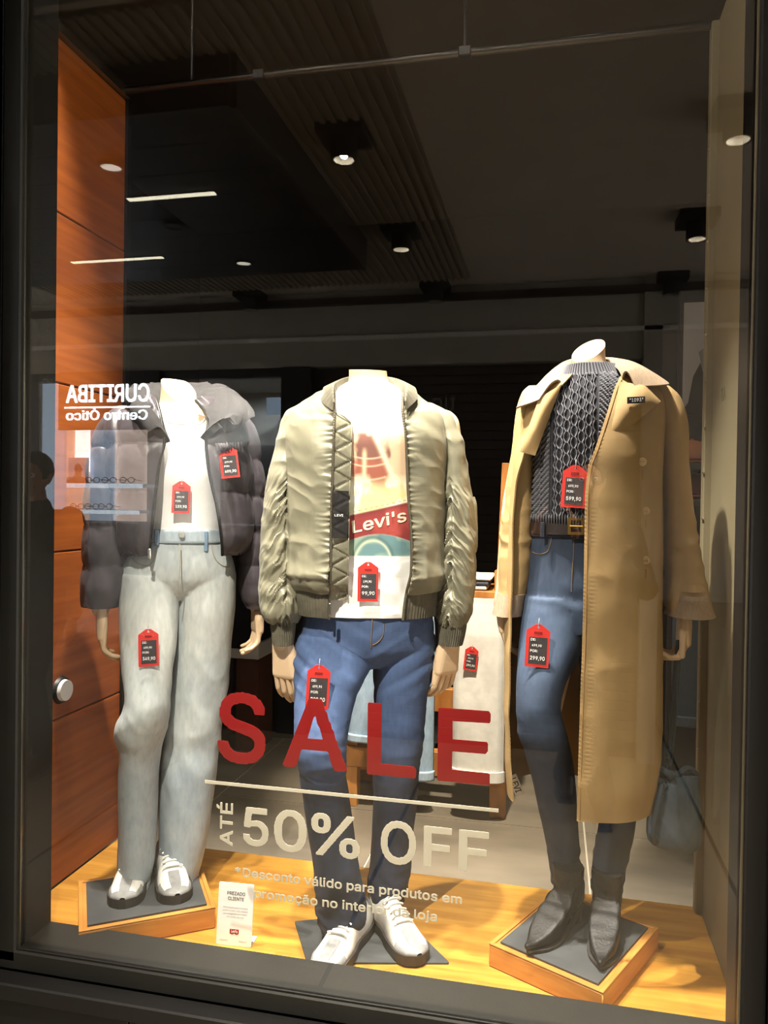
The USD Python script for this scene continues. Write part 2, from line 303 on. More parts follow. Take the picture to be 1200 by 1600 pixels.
# lettering stuck on the inside of the pane
def on_glass(mesh, xl, xr, z0, z1, d=.0008):
    m = tri(mesh).copy(); b = m.bounds; v = np.asarray(m.vertices); k = (v - b[0])/(b[1]-b[0])
    m.vertices = np.stack([xl + k[:, 0]*(xr-xl), .0056 + k[:, 2]*d, z0 + k[:, 1]*(z1-z0)], 1); m.faces = m.faces[:, ::-1]; return m
g = lambda px, py: atY(px, py, .0056)
p = thing('sale_lettering', 'large red SALE letters stuck on the window glass', 'window lettering', g(550, 1150))
zt = np.mean([g(378, 1083)[2], g(725, 1109)[2]]); zb = np.mean([g(378, 1192)[2], g(725, 1223)[2]])
for ch, a, b, q in (('S', 340, 416, 1137), ('A', 442, 543, 1152), ('L', 574, 651, 1158), ('E', 684, 766, 1166)):
    e = .012 if ch == 'S' else 0; put(p, 'letter', on_glass(lettering(ch, .1, bold=True), g(a, q)[0], g(b, q)[0], zb-e*.3, zt+e*.3), REDV)
p = thing('discount_lettering', 'white vinyl discount wording under the red SALE letters on the glass', 'window lettering', g(560, 1330))
a, b = g(320, 1222), g(779, 1266); zl = (a[2]+b[2])/2; put(p, 'rule_line', bx(a[0], b[0], .0056, .0064, zl-.0042, zl+.0042), WHITEV)
xa = [g(338, 1287)[0], g(364, 1287)[0]]; za = [g(350, 1321)[2], g(350, 1254)[2]]
m = lettering('ATÉ', .05, bold=True); v = np.asarray(m.vertices).copy(); m.vertices = np.stack([-v[:, 1], v[:, 0], v[:, 2]], 1); put(p, 'small_word', on_glass(m, xa[0], xa[1], za[0], za[1]), WHITEV)
zt = np.mean([g(395, 1262)[2], g(740, 1298)[2]]); zb = np.mean([g(395, 1326)[2], g(740, 1358)[2]])
for ch, a, b in (('5', 380, 420), ('0', 428, 479), ('%', 486, 562), ('O', 595, 650), ('F', 662, 706), ('F', 717, 764)):
    put(p, 'letter', on_glass(lettering(ch, .1, bold=True), g(a, 1310)[0], g(b, 1310)[0], zb-(.004 if ch in '0%O' else 0), zt+(.004 if ch in '0%O' else 0)), WHITEV)
for txt, (xl, yl), (xr, yr), h in (('*Desconto válido para produtos em', (367, 1367), (722, 1400), .0205), ('promoção no interior da loja', (397, 1400), (683, 1428), .0205)):
    a, b = g(xl, yl), g(xr, yr); zc = (a[2]+b[2])/2; m = lettering(txt, h, bold=True); bb = m.bounds
    put(p, 'text_line', on_glass(m, a[0], b[0], zc-h*.5+bb[0][1], zc-h*.5+bb[1][1]), WHITEV)

# ------------------------------------------------------------------ the display space
XW, XR, YB = -1.52, .46, .755
p = thing('floor', 'honey coloured wooden floor of the window display', 'floor', (-.5, .4, 0), kind='structure')
put(p, 'deck', bx(XW, XR, .13, YB, .05, ZP, .004), FLOORWOOD); put(p, 'front_rail', bx(XW, XR, .06, .13, .05, ZP), BLACKIN)
p = thing('wall_left', 'orange wood panelled side wall of the window display', 'wall', (XW, .4, ZP), kind='structure')
zs = [ZP, .80, 1.33, 1.86, 2.39, 2.93]
for a, b in zip(zs, zs[1:]): put(p, 'panel', bx(XW-.05, XW, .10, YB, a+.002, b-.002, .003), WOOD)
put(p, 'backing', bx(XW-.06, XW-.004, .10, YB, ZP, 2.93), DARKWOOD)
put(p, 'edge_trim', bx(XW-.06, XW+.012, YB-.004, YB+.02, ZP, 2.95), BLACK)
o = atX(95, 1078, XW); q = thing('wall_fitting', 'small white round fitting on the orange wood wall beside the window frame', 'fitting', o)
for nm, r, d, m_ in (('back_ring', .044, .010, BLACK), ('cap', .036, .022, mat('white_plastic', c(235, 235, 232), .4))): put(q, nm, framed(tri(m3d.Manifold.cylinder(d, r, r*.9, 28)), o, (0, 1, 0), (0, 0, 1), (1, 0, 0)), m_)
put(p, 'top_trim', bx(XW-.01, XW+.02, .10, YB, 2.93, 2.965), STEEL)
p = thing('wall_right', 'olive beige painted side wall of the window display', 'wall', (XR, .4, ZP), kind='structure')
put(p, 'panel', bx(XR, XR+.08, .10, YB, ZP-.2, 2.95), PILLAR); put(p, 'end_post', bx(XR-.022, XR+.08, YB-.05, YB-.012, ZP, 2.95, .004), PILLAR)
for k in range(17): put(p, 'stud', trimesh.creation.icosphere(2, .0034).apply_translation((XR-.022, YB-.05, .36+.138*k)), STUD)
m = lettering('TA', .035, .0006, True); put(p, 'faint_lettering', framed(m, atX(1126, 628, XR-.0004), (0, -1, 0), (0, 0, 1), (-1, 0, 0)), PILLARD)
p = thing('display_rail', 'thin grey metal rail across the top of the display', 'rail', (-.5, YB, 2.93))
put(p, 'bar', tube([(XW, YB-.03, 2.945), (XR, YB-.03, 2.945)], .012, 10), RAILM)
for x in (-1.0, -.3): put(p, 'clamp', bx(x-.02, x+.02, YB-.045, YB-.015, 2.93, 2.962, .003), BLACK)
for x in (-1.25, -.3): put(p, 'hanger_rod', tube([(x, YB-.03, 2.95), (x, YB-.03, 4.0)], .006, 8), BLACK)
for i, (po, ai, k) in enumerate(TRACK):
    p = thing('track_spotlight', ('front' if i > 2 else 'rear') + ' row black track spotlight aimed at the ' + ('left', 'middle', 'right')[i % 3] + ' mannequin', 'spotlight', po)
    d = np.array(ai)-np.array(po); d /= np.linalg.norm(d); po = np.array(po)
    can = tri(m3d.Manifold.cylinder(.14, .045, .045, 24) - m3d.Manifold.cylinder(.12, .038, .038, 24)); ex = np.cross([0, 1, 0], d); ex /= np.linalg.norm(ex)
    put(p, 'can', framed(can, po + d*.02, ex, np.cross(-d, ex), -d), BLACK); put(p, 'stem', tube([po - d*.12, (po[0], po[1], LZ+.27)], .01, 8), BLACK)
    lt = spot(p[7:] + '/lamp', (0, 0, 0), d, TRACK_POWER*k, TRACK_CONE, .7, WARM, .03)
for y, w_ in ((.20, 'rear'), (.10, 'front')): solo('display_track', bx(WL-.05, WR+.05, y-.015, y+.015, LZ+.27, LZ+.30, .003), BLACK, f'black {w_} lighting track over the window display', 'lighting track')

# ------------------------------------------------------------------ the shop behind
p = thing('floor', 'beige stone tile floor of the shop with pale joints', 'floor', (-.6, 2, 0), kind='structure')
xs = [-3.435, -2.535, -1.635, -.735, .165, 1.065, 1.965]; ys = [-.0, .97, 1.87, 2.85]
for a, b in zip(xs, xs[1:]):
    for e, f in zip(ys, ys[1:]): put(p, 'tile', bx(a+.004, b-.004, e+.004, f-.004, -.03, 0), TILE)
put(p, 'grout_bed', bx(-3.4, 1.96, 0, 2.85, -.04, -.003), GROUT)
solo('carpet', bx(-3.4, 2.4, 2.85, 5.6, -.03, 0), DARKWALL, 'dark floor covering at the back of the shop', 'floor', kind='structure')
solo('wall_back', bx(-3.4, 2.4, 5.0, 5.1, 0, 4.0), DARKWALL, 'dark back wall of the shop', 'wall', kind='structure')
solo('wall_store_left', bx(-3.4, -3.3, .1, 5.1, 0, 4.0), DARKWALL, 'dark far left wall of the shop', 'wall', kind='structure')
solo('wall_store_right', bx(1.3, 1.4, .1, 5.1, 0, 4.0), DARKWALL, 'dark right wall of the shop', 'wall', kind='structure')
solo('ceiling', bx(-3.4, 2.4, -.06, 5.1, 4.0, 4.1), CEIL, 'dark brown ceiling of the shop', 'ceiling', kind='structure')
x0, x1 = atY(150, 1100, 2.84)[0], atY(363, 1100, 2.84)[0]; p = thing('wall_partition', 'dark red brown wood partition behind the left mannequin', 'wall', (x0, 2.84, 0), kind='structure'); w_ = (x1-x0)/3
for k in range(3): put(p, 'panel', bx(x0+w_*k, x0+w_*(k+1)-.004, 2.82, 2.86, .25, 1.25, .003), DARKWOOD)
put(p, 'base_panel', bx(x0, x1-.004, 2.815, 2.87, 0, .246, .003), DARKWOOD)
for i, (po, ai, k, cn) in enumerate(SHOP):
    p = thing('shop_downlight', 'black ceiling downlight in the shop, ' + ('aimed at the wooden rack' if i == 0 else 'over the beige tile floor'), 'downlight', po)
    can = tri(m3d.Manifold.cylinder(.14, .05, .05, 24) - m3d.Manifold.cylinder(.12, .043, .043, 24)); can.apply_translation((po[0], po[1], po[2]-.03)); put(p, 'can', can, BLACK)
    put(p, 'stem', tube([(po[0], po[1], po[2]+.1), (po[0], po[1], 4.0)], .012, 8), BLACK)
    d = np.array(ai)-np.array(po); spot(p[7:] + '/lamp', (0, 0, 0), d, SHOP_POWER*k, cn, .5, (1, .87, .68), .035)

# ------------------------------------------------------------------ the mall corridor behind the camera, seen mirrored in the pane
YO = -2.95; CZ = 2.83
p = thing('mall_floor', 'beige mall corridor floor of large stone tiles', 'floor', (0, -3, 0), kind='structure')
for a in np.arange(-7.68, 4.0, 1.4):
    put(p, 'tile', bx(a+.009, a+1.391, -3.3, -.005, -.04, 0), MALLTILE)
    if a > -.8: put(p, 'tile', bx(a+.009, a+1.391, -11.2, -3.304, -.04, 0), MALLTILE)
put(p, 'joint_bed', bx(-7.7, 5.3, -11.2, -.0, -.05, -.006), MALLGROUT)
solo('mall_ceiling', bx(-7.7, 5.3, -11.2, -.09, CZ, 3.0), MALLCEIL, 'grey mall corridor ceiling', 'ceiling', kind='structure')
p = thing('ribbed_ceiling_panel', 'ribbed darker panel set in the mall ceiling', 'ceiling panel', (-1.5, -1.2, CZ), kind='structure')
rx, ry = virt(atZ(735, 431, CZ))[:2]; put(p, 'board', bx(-3.2, rx, ry, -.12, CZ-.012, CZ), RIBBED)
for k in range(67): put(p, 'rib', bx(rx-.035-.04*k, rx-.017-.04*k, ry, -.12, CZ-.022, CZ-.012), RIBBED)
REFL = mat('lamp_reflector', c(150, 146, 138), .35); 
def downlight(i, pt, lab):
    x, y, z = pt; p = thing('ceiling_spot', lab, 'ceiling light', (x, y, z), 'square black ceiling spots of the mall'); C_ = m3d.Manifold.cylinder
    put(p, 'plate', bx(x-.085, x+.085, y-.085, y+.085, CZ-.045, CZ, .003), BLACK); put(p, 'can', tri((C_(.07, .048, .048, 28) - C_(.06, .042, .042, 28)).translate([x, y, CZ-.115])), BLACK)
    put(p, 'reflector', tri((C_(.058, .0415, .0415, 28) - C_(.06, .036, .022, 28).translate([0, 0, -.001])).translate([x, y, CZ-.1145])), REFL, label='glowing reflector')
    if i == 0: spot(p[7:] + '/lamp', (0, 0, CZ-.093-z), np.array(ACCENT_AIM)-[x, y, CZ-.093], ACCENT_POWER, ACCENT_CONE, .9, (1, .92, .80), .014)
    spot(p[7:] + ('/aimed_lamp' if i == 99 else '/floor_lamp'), (0, 0, CZ-.068-z), (0, 0, -1), MALL_POWER*(.15 if y < -2.3 else 1), 17 if y < -2.3 else 46, 1.0, (1, .9, .72), .014)
names = ['nearest the pane, middle row', 'second from the pane, middle row', 'third from the pane, middle row', 'before the optician', 'nearest the pane, right row', 'second from the pane, right row', 'third from the pane, right row']
for i, q in enumerate([(537, 212), (627, 362), (680, 449), (390, 463), (1155, 178), (1090, 344), (1050, 437)]):
    downlight(i, virt(atZ(*q, CZ-.03)), 'square black mall ceiling spotlight, ' + names[i])
# black canopy with two lines of light and round downlights
zc = 2.66; a, b = virt(atZ(355, 165, zc)), virt(atZ(580, 420, zc)); xa, xb, ya, yb = -3.9, (a[0]+b[0])/2, a[1], b[1]
p = thing('ceiling_canopy', 'black boarded canopy hanging under the mall ceiling', 'canopy', (-2, -.9, zc))
n = 8
for k in range(n): put(p, 'board', bx(xa, xb-.02, ya+(yb-ya)*(k+1)/n+.004, ya+(yb-ya)*k/n-.001, zc, zc+.02), CANOPY)
put(p, 'body', bx(xa, xb-.02, yb, ya, zc+.02, CZ-.01), CANOPY); put(p, 'side_trim', bx(xb-.02, xb, yb, ya, zc-.004, CZ-.005), SHUTTER); put(p, 'front_trim', bx(xa, xb-.02, ya, ya+.015, zc-.004, CZ-.005), SHUTTER)
for i, (q1, q2) in enumerate((((199, 312), (335, 301)), ((111, 410), (254, 402)))):
    a, b = virt(atZ(*q1, zc-.005)), virt(atZ(*q2, zc-.005)); y = (a[1]+b[1])/2
    p = thing('line_light', 'thin glowing line of light in the black canopy, ' + ('nearer the pane' if i == 0 else 'farther from the pane'), 'line light', (a[0], y, zc))
    put(p, 'diffuser', bx(a[0], b[0], y-.013, y+.013, zc-.006, zc+.0), LINELIT); put(p, 'rim', bx(a[0]-.005, b[0]+.005, y-.018, y+.018, zc-.003, zc+.001), BLACK)
for i, q in enumerate(((172, 259), (380, 410), (270, 352))):
    a = virt(atZ(*q, zc-.005)); p = thing('canopy_downlight', ('glowing round downlight near the pane in the black canopy', 'small lit round downlight by the canopy edge', 'unlit round downlight in the middle of the canopy')[i], 'downlight', a)
    put(p, 'ring', tri((m3d.Manifold.cylinder(.02, .045, .045, 24) - m3d.Manifold.cylinder(.03, .036, .036, 24)).translate([a[0], a[1], zc-.012])), BLACK)
    put(p, 'lens', tri(m3d.Manifold.cylinder(.004, .036, .036, 20).translate([a[0], a[1], zc-.006])), LENS if i < 2 else SHUTTER)
# bulkhead and the opposite shopfronts
p = thing('wall_opposite', 'grey bulkhead and closed fronts across the mall corridor', 'wall', (-1, YO, 0), kind='structure')
put(p, 'bulkhead', bx(-7.7, .57, YO-.15, YO, 2.36, CZ), MALLWALL); put(p, 'bulkhead', bx(.57, 5.3, YO-.15, YO-.0, 2.53, CZ), MALLWALL)
put(p, 'cornice', bx(-7.7, 5.3, YO, YO+.05, 2.74, 2.78), SHUTTER); put(p, 'ledge', bx(-7.7, 5.3, YO, YO+.03, 2.52, 2.545), WHITEPAINT)
put(p, 'column', bx(-1.72, -1.53, YO-.15, YO+.02, 0, 2.36), DARKWALL); put(p, 'column', bx(.50, .60, YO-.15, YO+.03, 0, CZ), MALLWALL)
put(p, 'end_wall', bx(.6, 5.3, -11.3, -11.2, 0, 2.95), MALLWALL); put(p, 'side_wall', bx(.48, .6, -11.2, YO-.15, 0, 2.95), MALLWALL)
p = thing('roller_shutter', 'dark closed roller shutter of the shop across the corridor', 'shutter', (-.5, YO, 0), kind='structure')
for k in range(40): put(p, 'slat', bx(-1.53, .50, YO-.09, YO-.07, .04+.058*k, .094+.058*k, .003), SHUTTER)
put(p, 'backing', bx(-1.53, .5, YO-.12, YO-.10, 0, 2.36), BLACK); put(p, 'guide_rail', bx(-1.55, -1.51, YO-.1, YO-.03, 0, 2.36), BLACK); put(p, 'bottom_bar', bx(-1.53, .5, YO-.1, YO-.06, 0, .04), BLACK)
q = atY(712, 640, -YO+.05); m = lettering('tic', .10, .004, False); w = m.bounds[1][0]; a = virt(q); m2 = framed(m, (a[0], a[1], a[2]), (-1, 0, 0), (0, 0, 1), (0, 1, 0))
solo('shop_sign', m2, mat('dim_sign_letter', c(120, 118, 112), .6), 'faint grey sign letters on the dark shutter across the corridor', 'sign')

# optician's shop across the corridor
def O(x0, x1, d0, d1, z0, z1, bev=0): return bx(x0, x1, YO-d1, YO-d0, z0, z1, bev)
p = thing('optician_room', 'pale lit shell of the optician shop across the corridor', 'room', (-3, YO-1, 0), kind='structure')
put(p, 'wall', O(-7.6, -1.72, 1.6, 1.7, 0, 2.44), MALLWALL); put(p, 'ceiling', O(-7.6, -1.72, .16, 1.6, 2.45, 2.6), MALLWALL); put(p, 'floor', O(-7.6, -1.72, 0, 1.7, -.05, 0), MALLTILE)
put(p, 'counter_front', O(-3.72, -1.72, .1, .55, 0, 1.33), BLACK); put(p, 'transom', O(-7.6, -1.72, .001, .06, 2.30, 2.358), BLACK); put(p, 'dark_front', O(-7.6, -3.55, .02, .05, 0, 2.40), SHUTTER)
put(p, 'dark_backdrop', O(-2.55, -1.72, .9, .95, 0, 1.93), SHUTTER)
p = thing('optician_downlight', 'small glowing downlight in the optician shop ceiling', 'downlight', (-2.3, YO-.75, 2.42)); C_ = m3d.Manifold.cylinder
put(p, 'ring', tri((C_(.02, .06, .06, 24) - C_(.03, .048, .048, 24).translate([0, 0, -.002])).translate([-2.3, YO-.75, 2.425])), WHITEPAINT); put(p, 'lens', tri(C_(.004, .047, .047, 24).translate([-2.3, YO-.75, 2.436])), LENS)
spot('optician_downlight/lamp', (0, 0, .01), (0, -.5, -1), 140, 65, .5, (.78, .88, 1), .04)
solo('window_2', O(-3.5, -1.72, .0, .012, 0, 2.35), SHOPGLASS, 'clear glass front of the optician shop', 'window', kind='structure')
p = thing('optician_sign', 'black sign board with white glowing CURITIBA Centro Ótico letters', 'sign', (-3, YO, 2.2))
a, b = virt(atY(95, 583, -YO)), virt(atY(251, 671, -YO)); put(p, 'board', bx(a[0], b[0], YO+.0, YO+.03, b[2], a[2]), BLACK)
def sign(txt, ql, qr, zt, zb, bold):
    m = lettering(txt, .1, .006, bold); bb = m.bounds; v = np.asarray(m.vertices).copy(); xl, xr = virt(atY(*ql, -YO-.03))[0], virt(atY(*qr, -YO-.03))[0]
    kx = (v[:, 0]-bb[0][0])/(bb[1][0]-bb[0][0]); m.vertices = np.stack([xr + kx*(xl-xr), YO+.031+v[:, 2], zb + v[:, 1]/.1*(zt-zb)], 1); return m
Zs = lambda px, py: atY(px, py, -YO-.03)[2]
put(p, 'word', sign('CURITIBA', (103, 616), (233, 616), Zs(168, 601), Zs(168, 627.5), True), SIGNLIT); put(p, 'word', sign('Centro Ótico', (103, 648), (230, 648), Zs(168, 641), Zs(168, 655.5), True), SIGNLIT)
a, b = virt(atY(100, 637, -YO-.03)), virt(atY(234, 637, -YO-.03)); put(p, 'rule_line', bx(a[0], b[0], YO+.03, YO+.034, a[2]-.006, a[2]+.006), SIGNLIT)
solo('light_panel', O(-3.52, -3.345, .06, .09, 1.40, 2.33), BLUELIT, 'tall cool white glowing panel beside the optician sign', 'light panel')
solo('glow_screen', O(-2.02, -1.86, .5, .53, 2.12, 2.24), BLUELIT, 'small blue glowing screen in the optician shop', 'screen')
def OP(x0, x1, y0, y1, d, th, bev=0):
    a, b = virt(atY(x0, y0, -YO+d)), virt(atY(x1, y1, -YO+d)); return bx(a[0], b[0], YO-d-th, YO-d, b[2], a[2], bev)
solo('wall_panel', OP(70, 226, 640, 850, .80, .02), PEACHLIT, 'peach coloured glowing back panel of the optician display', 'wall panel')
solo('light_panel', OP(117, 141, 640, 737, .76, .02), WHITELIT, 'bright white glowing panel above the man poster', 'light panel')
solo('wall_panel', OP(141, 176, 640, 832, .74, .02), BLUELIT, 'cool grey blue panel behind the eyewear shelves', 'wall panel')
p = thing('man_poster', 'poster with a brown profile bust of a man above the eyewear shelf', 'poster', virt(atY(121, 755, -YO+.70)))
put(p, 'sheet', OP(106, 137, 715, 755, .70, .01), mat('poster_paper', c(220, 215, 225), .5, emit=1.6))
bust = unary_union([affinity.scale(Point(0, .115).buffer(.034), .92, 1.15), Polygon([(-.028, .1), (.022, .1), (.03, .055), (.09, .03), (.10, 0), (-.10, 0), (-.085, .03), (-.03, .052)]), Polygon([(-.02, .13), (-.045, .108), (-.034, .1), (-.034, .085), (0, .08)])]).intersection(sbox(-.105, 0, .105, .21))
a = virt(atY(121, 755, -YO+.70)); put(p, 'bust_print', framed(plate(bust, .002), (a[0], YO-.699, a[2]+.002), (-1, 0, 0), (0, 0, 1), (0, 1, 0)), mat('poster_brown', c(150, 74, 48), .5, emit=.5))
for i, (x0, x1, y0, y1) in enumerate(((103, 221, 755, 763), (112, 216, 796, 804))):
    p = thing('eyewear_shelf', ('upper', 'lower')[i] + ' white glass shelf with glowing edge in the optician shop', 'shelf', virt(atY(160, y1, -YO+.5)))
    a, b = virt(atY(x0, y0, -YO+.45)), virt(atY(x1, y1, -YO+.45)); put(p, 'board', bx(a[0], b[0], YO-.68, YO-.45, b[2]+.008, a[2]), WHITEPAINT); put(p, 'front_edge', OP(x0, x1, y0, y1, .44, .01), SHELFLIT)
rng = np.random.default_rng(4)
GLASSF = mat('eyewear_frame', c(24, 24, 28), .2, met=.6); k = 0
for py_, spots in ((755, (116, 146, 172, 200)), (796, (122, 145, 166))):
    for x_ in spots:
        a = virt(atY(x_, py_, -YO+.52)); x, z = a[0], a[2]+.001
        k += 1; p = thing('eyeglasses', 'small dark eyeglasses, ' + ('first', 'second', 'third', 'fourth')[spots.index(x_)] + ' of the row on the ' + ('upper' if py_ < 780 else 'lower') + ' optician shelf', 'eyeglasses', (x, YO-.55, z), 'eyeglasses on the ' + ('upper' if py_ < 780 else 'lower') + ' optician shelf')
        for s in (-.034, .034): w = np.linspace(0, 2*PI, 17); put(p, 'rim', tube(np.stack([x+s+.026*np.cos(w), 0*w+YO-.5, z+.022+.02*np.sin(w)], 1), .003, 6), GLASSF)
        put(p, 'bridge', tube([(x-.009, YO-.5, z+.026), (x+.009, YO-.5, z+.026)], .0025, 6), GLASSF)
        for s in (-.06, .06): put(p, 'temple', tube([(x+s, YO-.5, z+.026), (x+s*.9, YO-.62, z+.02)], .002, 6), GLASSF)

# ------------------------------------------------------------------ mannequins, garments: materials
SKIN = mat('mannequin_skin', c(222, 192, 156), .45, coat=.1)
SKINC = mat('mannequin_cut', c(245, 240, 232), .4)
PUFF = mat('puffer_nylon', c(74, 68, 72), .42, col2=c(64, 58, 63), nscale=9, bump=.12, bscale=120, sheen=.03)
FLEECE = mat('collar_fleece', c(50, 48, 49), .9, col2=c(40, 38, 39), nscale=60, bump=.3, bscale=500)
BOMB = mat('olive_satin', c(128, 124, 104), .36, col2=c(116, 113, 94), nscale=5, bump=.08, bscale=160, sheen=.06)
RIB = mat('olive_rib_knit', c(100, 95, 80), .85, col2=c(84, 80, 66), nscale=40, bump=.3, bscale=600)
ZIP = mat('dull_zip_metal', c(120, 112, 96), .4, met=.8)
CHROME = mat('pale_metal', c(205, 200, 190), .25, met=1.0)
BRASS = mat('brass', c(214, 176, 96), .3, met=1.0)
DARKLABEL = mat('black_woven_label', c(34, 31, 30), .7)
WHITEC = mat('white_cotton', c(246, 245, 242), .85, col2=c(240, 239, 236), nscale=20)
PRINT = mat('printed_cotton', (1, 1, 1), .85, vcol='paint')
COAT = mat('tan_cotton_twill', c(176, 146, 98), .75, col2=c(166, 136, 90), nscale=7, bump=.12, bscale=700)
COATCOL = mat('taupe_cord_collar', c(164, 142, 118), .85, col2=c(150, 128, 106), nscale=70, nmap=(4, 1, 1), bump=.2, bscale=500)
COATTH = mat('tan_stitching', c(150, 112, 62), .8)
KNIT = mat('overdyed_knit', c(30, 31, 38), .9, attr='ridge', attrcol=c(140, 140, 148))
BELT = mat('brown_leather', c(46, 32, 28), .45, col2=c(38, 26, 22), nscale=30, bump=.2, bscale=300)
def denim(name, dark, light): return mat(name, dark, .85, attr='fade', attrcol=light, col2=(.80, .82, .84), nscale=90, nmap=(1, 1, .35), nramp=(.3, .7), bump=.25, bscale=900, bmap=(1, 1, .6), bdist=.001)
D1, D2, D3 = denim('light_stonewash_denim', c(122, 144, 164), c(208, 210, 204)), denim('mid_blue_denim', c(25, 31, 45), c(88, 112, 158)), denim('dark_blue_denim', c(28, 35, 50), c(84, 102, 130))
DBAG = denim('bag_denim', c(60, 72, 84), c(100, 114, 128)); DSKIRT = denim('pale_blue_denim', c(150, 178, 206), c(190, 208, 224))
SEAM = mat('seam_thread', c(120, 96, 66), .8); SEAML = mat('pale_seam_thread', c(168, 160, 140), .8)
SHOEW = mat('white_leather', c(232, 230, 224), .4, col2=c(222, 220, 214), nscale=20); SHOEG = mat('grey_suede', c(150, 150, 150), .9, col2=c(136, 136, 136), nscale=60)
SOLE = mat('dark_gum_sole', c(52, 48, 46), .6); LACE = mat('white_lace', c(238, 236, 230), .8)
BOOT = mat('dark_boot_leather', c(22, 20, 19), .55, col2=c(17, 15, 15), nscale=25, bump=.25, bscale=160, bdist=.003)
TAGR = mat('red_tag_card', c(214, 54, 46), .5); TAGD = mat('dark_tag_panel', c(62, 56, 58), .6); TAGW = mat('white_tag_print', c(244, 242, 240), .6); TAGLOGO = mat('dark_red_print', c(140, 24, 26), .6)
STRING = mat('clear_loop', c(170, 168, 164), .4)

def body(man, name, label, neck, torso, arms, legs, hands, cut):
    """The mannequin as one continuous skin, its neck cut flat."""
    t = loft(man, torso, 40, 40, 2.2, cap=True, world=False); nk = loft(man, neck, 16, 32, 2.05, cap=True, world=False); parts = [manif(t), manif(nk)]
    for ch in arms + legs:
        pts = [(man.A(px, py, t0), r) for px, py, t0, r in ch]
        for (a, ra), (b, rb) in zip(pts, pts[1:]): parts.append(bone(a, b, ra, rb, 14))
    big = union(parts).refine_to_length(.02); m = tri(big); m.merge_vertices(); trimesh.smoothing.filter_taubin(m, iterations=10)
    hs = []
    for h in hands: hs += hand(**h)
    hm = tri(union(hs).refine_to_length(.004)); hm.merge_vertices(); trimesh.smoothing.filter_taubin(hm, iterations=8)
    M = manif(m) + manif(hm); pt, nv = cut; nv = np.array(nv, float); nv /= np.linalg.norm(nv); pt = man.A(*pt)
    M = M.trim_by_plane([float(x) for x in -nv], float(-nv @ pt)); m = man.Wm(tri(M))
    q = thing(name, label, 'mannequin', (*man.o[:2], ZP)); put(q, 'body', m, SKIN, 35)
    return q
def fadeattr(man, v, f, kneez, hipz, amp=.8, seed=3):
    """Denim wear, where a wearer's thighs and knees rub the cloth pale; part of the dye."""
    L = (np.asarray(v) - man.o); s, t, z = L @ man.s, L @ man.n, L[:, 2]; fr = np.clip(t/.06, 0, 1)
    w = np.exp(-((z-(hipz*.6+kneez*.4))/.22)**2)*fr*amp + .35*np.exp(-((z-kneez)/.10)**2)*fr*amp
    return np.clip(f + w*.55 + .30*nz(v, (9, 9, 5), seed) + .22*nz(v, (30, 30, 12), seed+4), 0, 1)
def jeans(man, label, hip, legL, legR, D, wr, kneez, hipz, base, amp, waist, buckle=True, loops=(), fly=None, hem=None, nrel=2.2, seam=SEAM, gr='', extra=None):
    parts = [loft(man, hip, 14, 48, nrel, cap=True, world=False), loft(man, legL, 60, 44, 2.1, cap=True, world=False), loft(man, legR, 60, 44, 2.1, cap=True, world=False)]
    m = limbs(man, parts, .011, 7, wr); v = np.asarray(m.vertices); q = thing('jeans', label, 'jeans', (*man.o[:2], float(v[:, 2].min())))
    put(q, 'legs', m, D, attr={'fade': fadeattr(man, v, base, kneez, hipz, amp)})
    if waist:
        w = loft(man, waist, 6, 72, nrel, grow=.004, thick=.004); put(q, 'waistband', w, D, attr={'fade': np.full(len(w.vertices), base*.9)})
    if buckle:
        a = man.W(man.A(*buckle)); put(q, 'button', framed(tri(m3d.Manifold.cylinder(.006, .010, .008, 20)), a, man.s, zz, man.n), CHROME if buckle[2] < .2 else BRASS, label='round metal waist button')
    for (px, py0, py1, t) in loops:
        a, b = man.A(px, py0, t), man.A(px, py1, t); put(q, 'belt_loop', man.Wm(bx(a[0]-.006, a[0]+.006, t-.004, t+.003, b[2], a[2], .002)), D, attr=None)
    if fly:
        pts = curve([man.W(man.A(*p_)) for p_ in fly], 30); put(q, 'fly_seam', tube(pts, .0016, 6), seam)
    return q, m
def surf_t(m, man, px, py):
    """How far towards the street the mesh reaches under this pixel."""
    o, d = EYE, ray(px, py); d = d/np.linalg.norm(d); V, F = np.asarray(m.vertices), np.asarray(m.faces); A, B, C = V[F[:, 0]], V[F[:, 1]], V[F[:, 2]]
    e1, e2 = B-A, C-A; h = np.cross(d, e2); a = (e1*h).sum(1); a = np.where(np.abs(a) < 1e-12, 1e-12, a); s = o-A; u = (s*h).sum(1)/a; qv = np.cross(s, e1); w = (qv @ d)/a; tt = (e2*qv).sum(1)/a
    ok = (u >= -1e-6) & (w >= -1e-6) & (u+w <= 1+1e-6) & (tt > 0)
    return o + d*tt[ok].min() if ok.any() else None
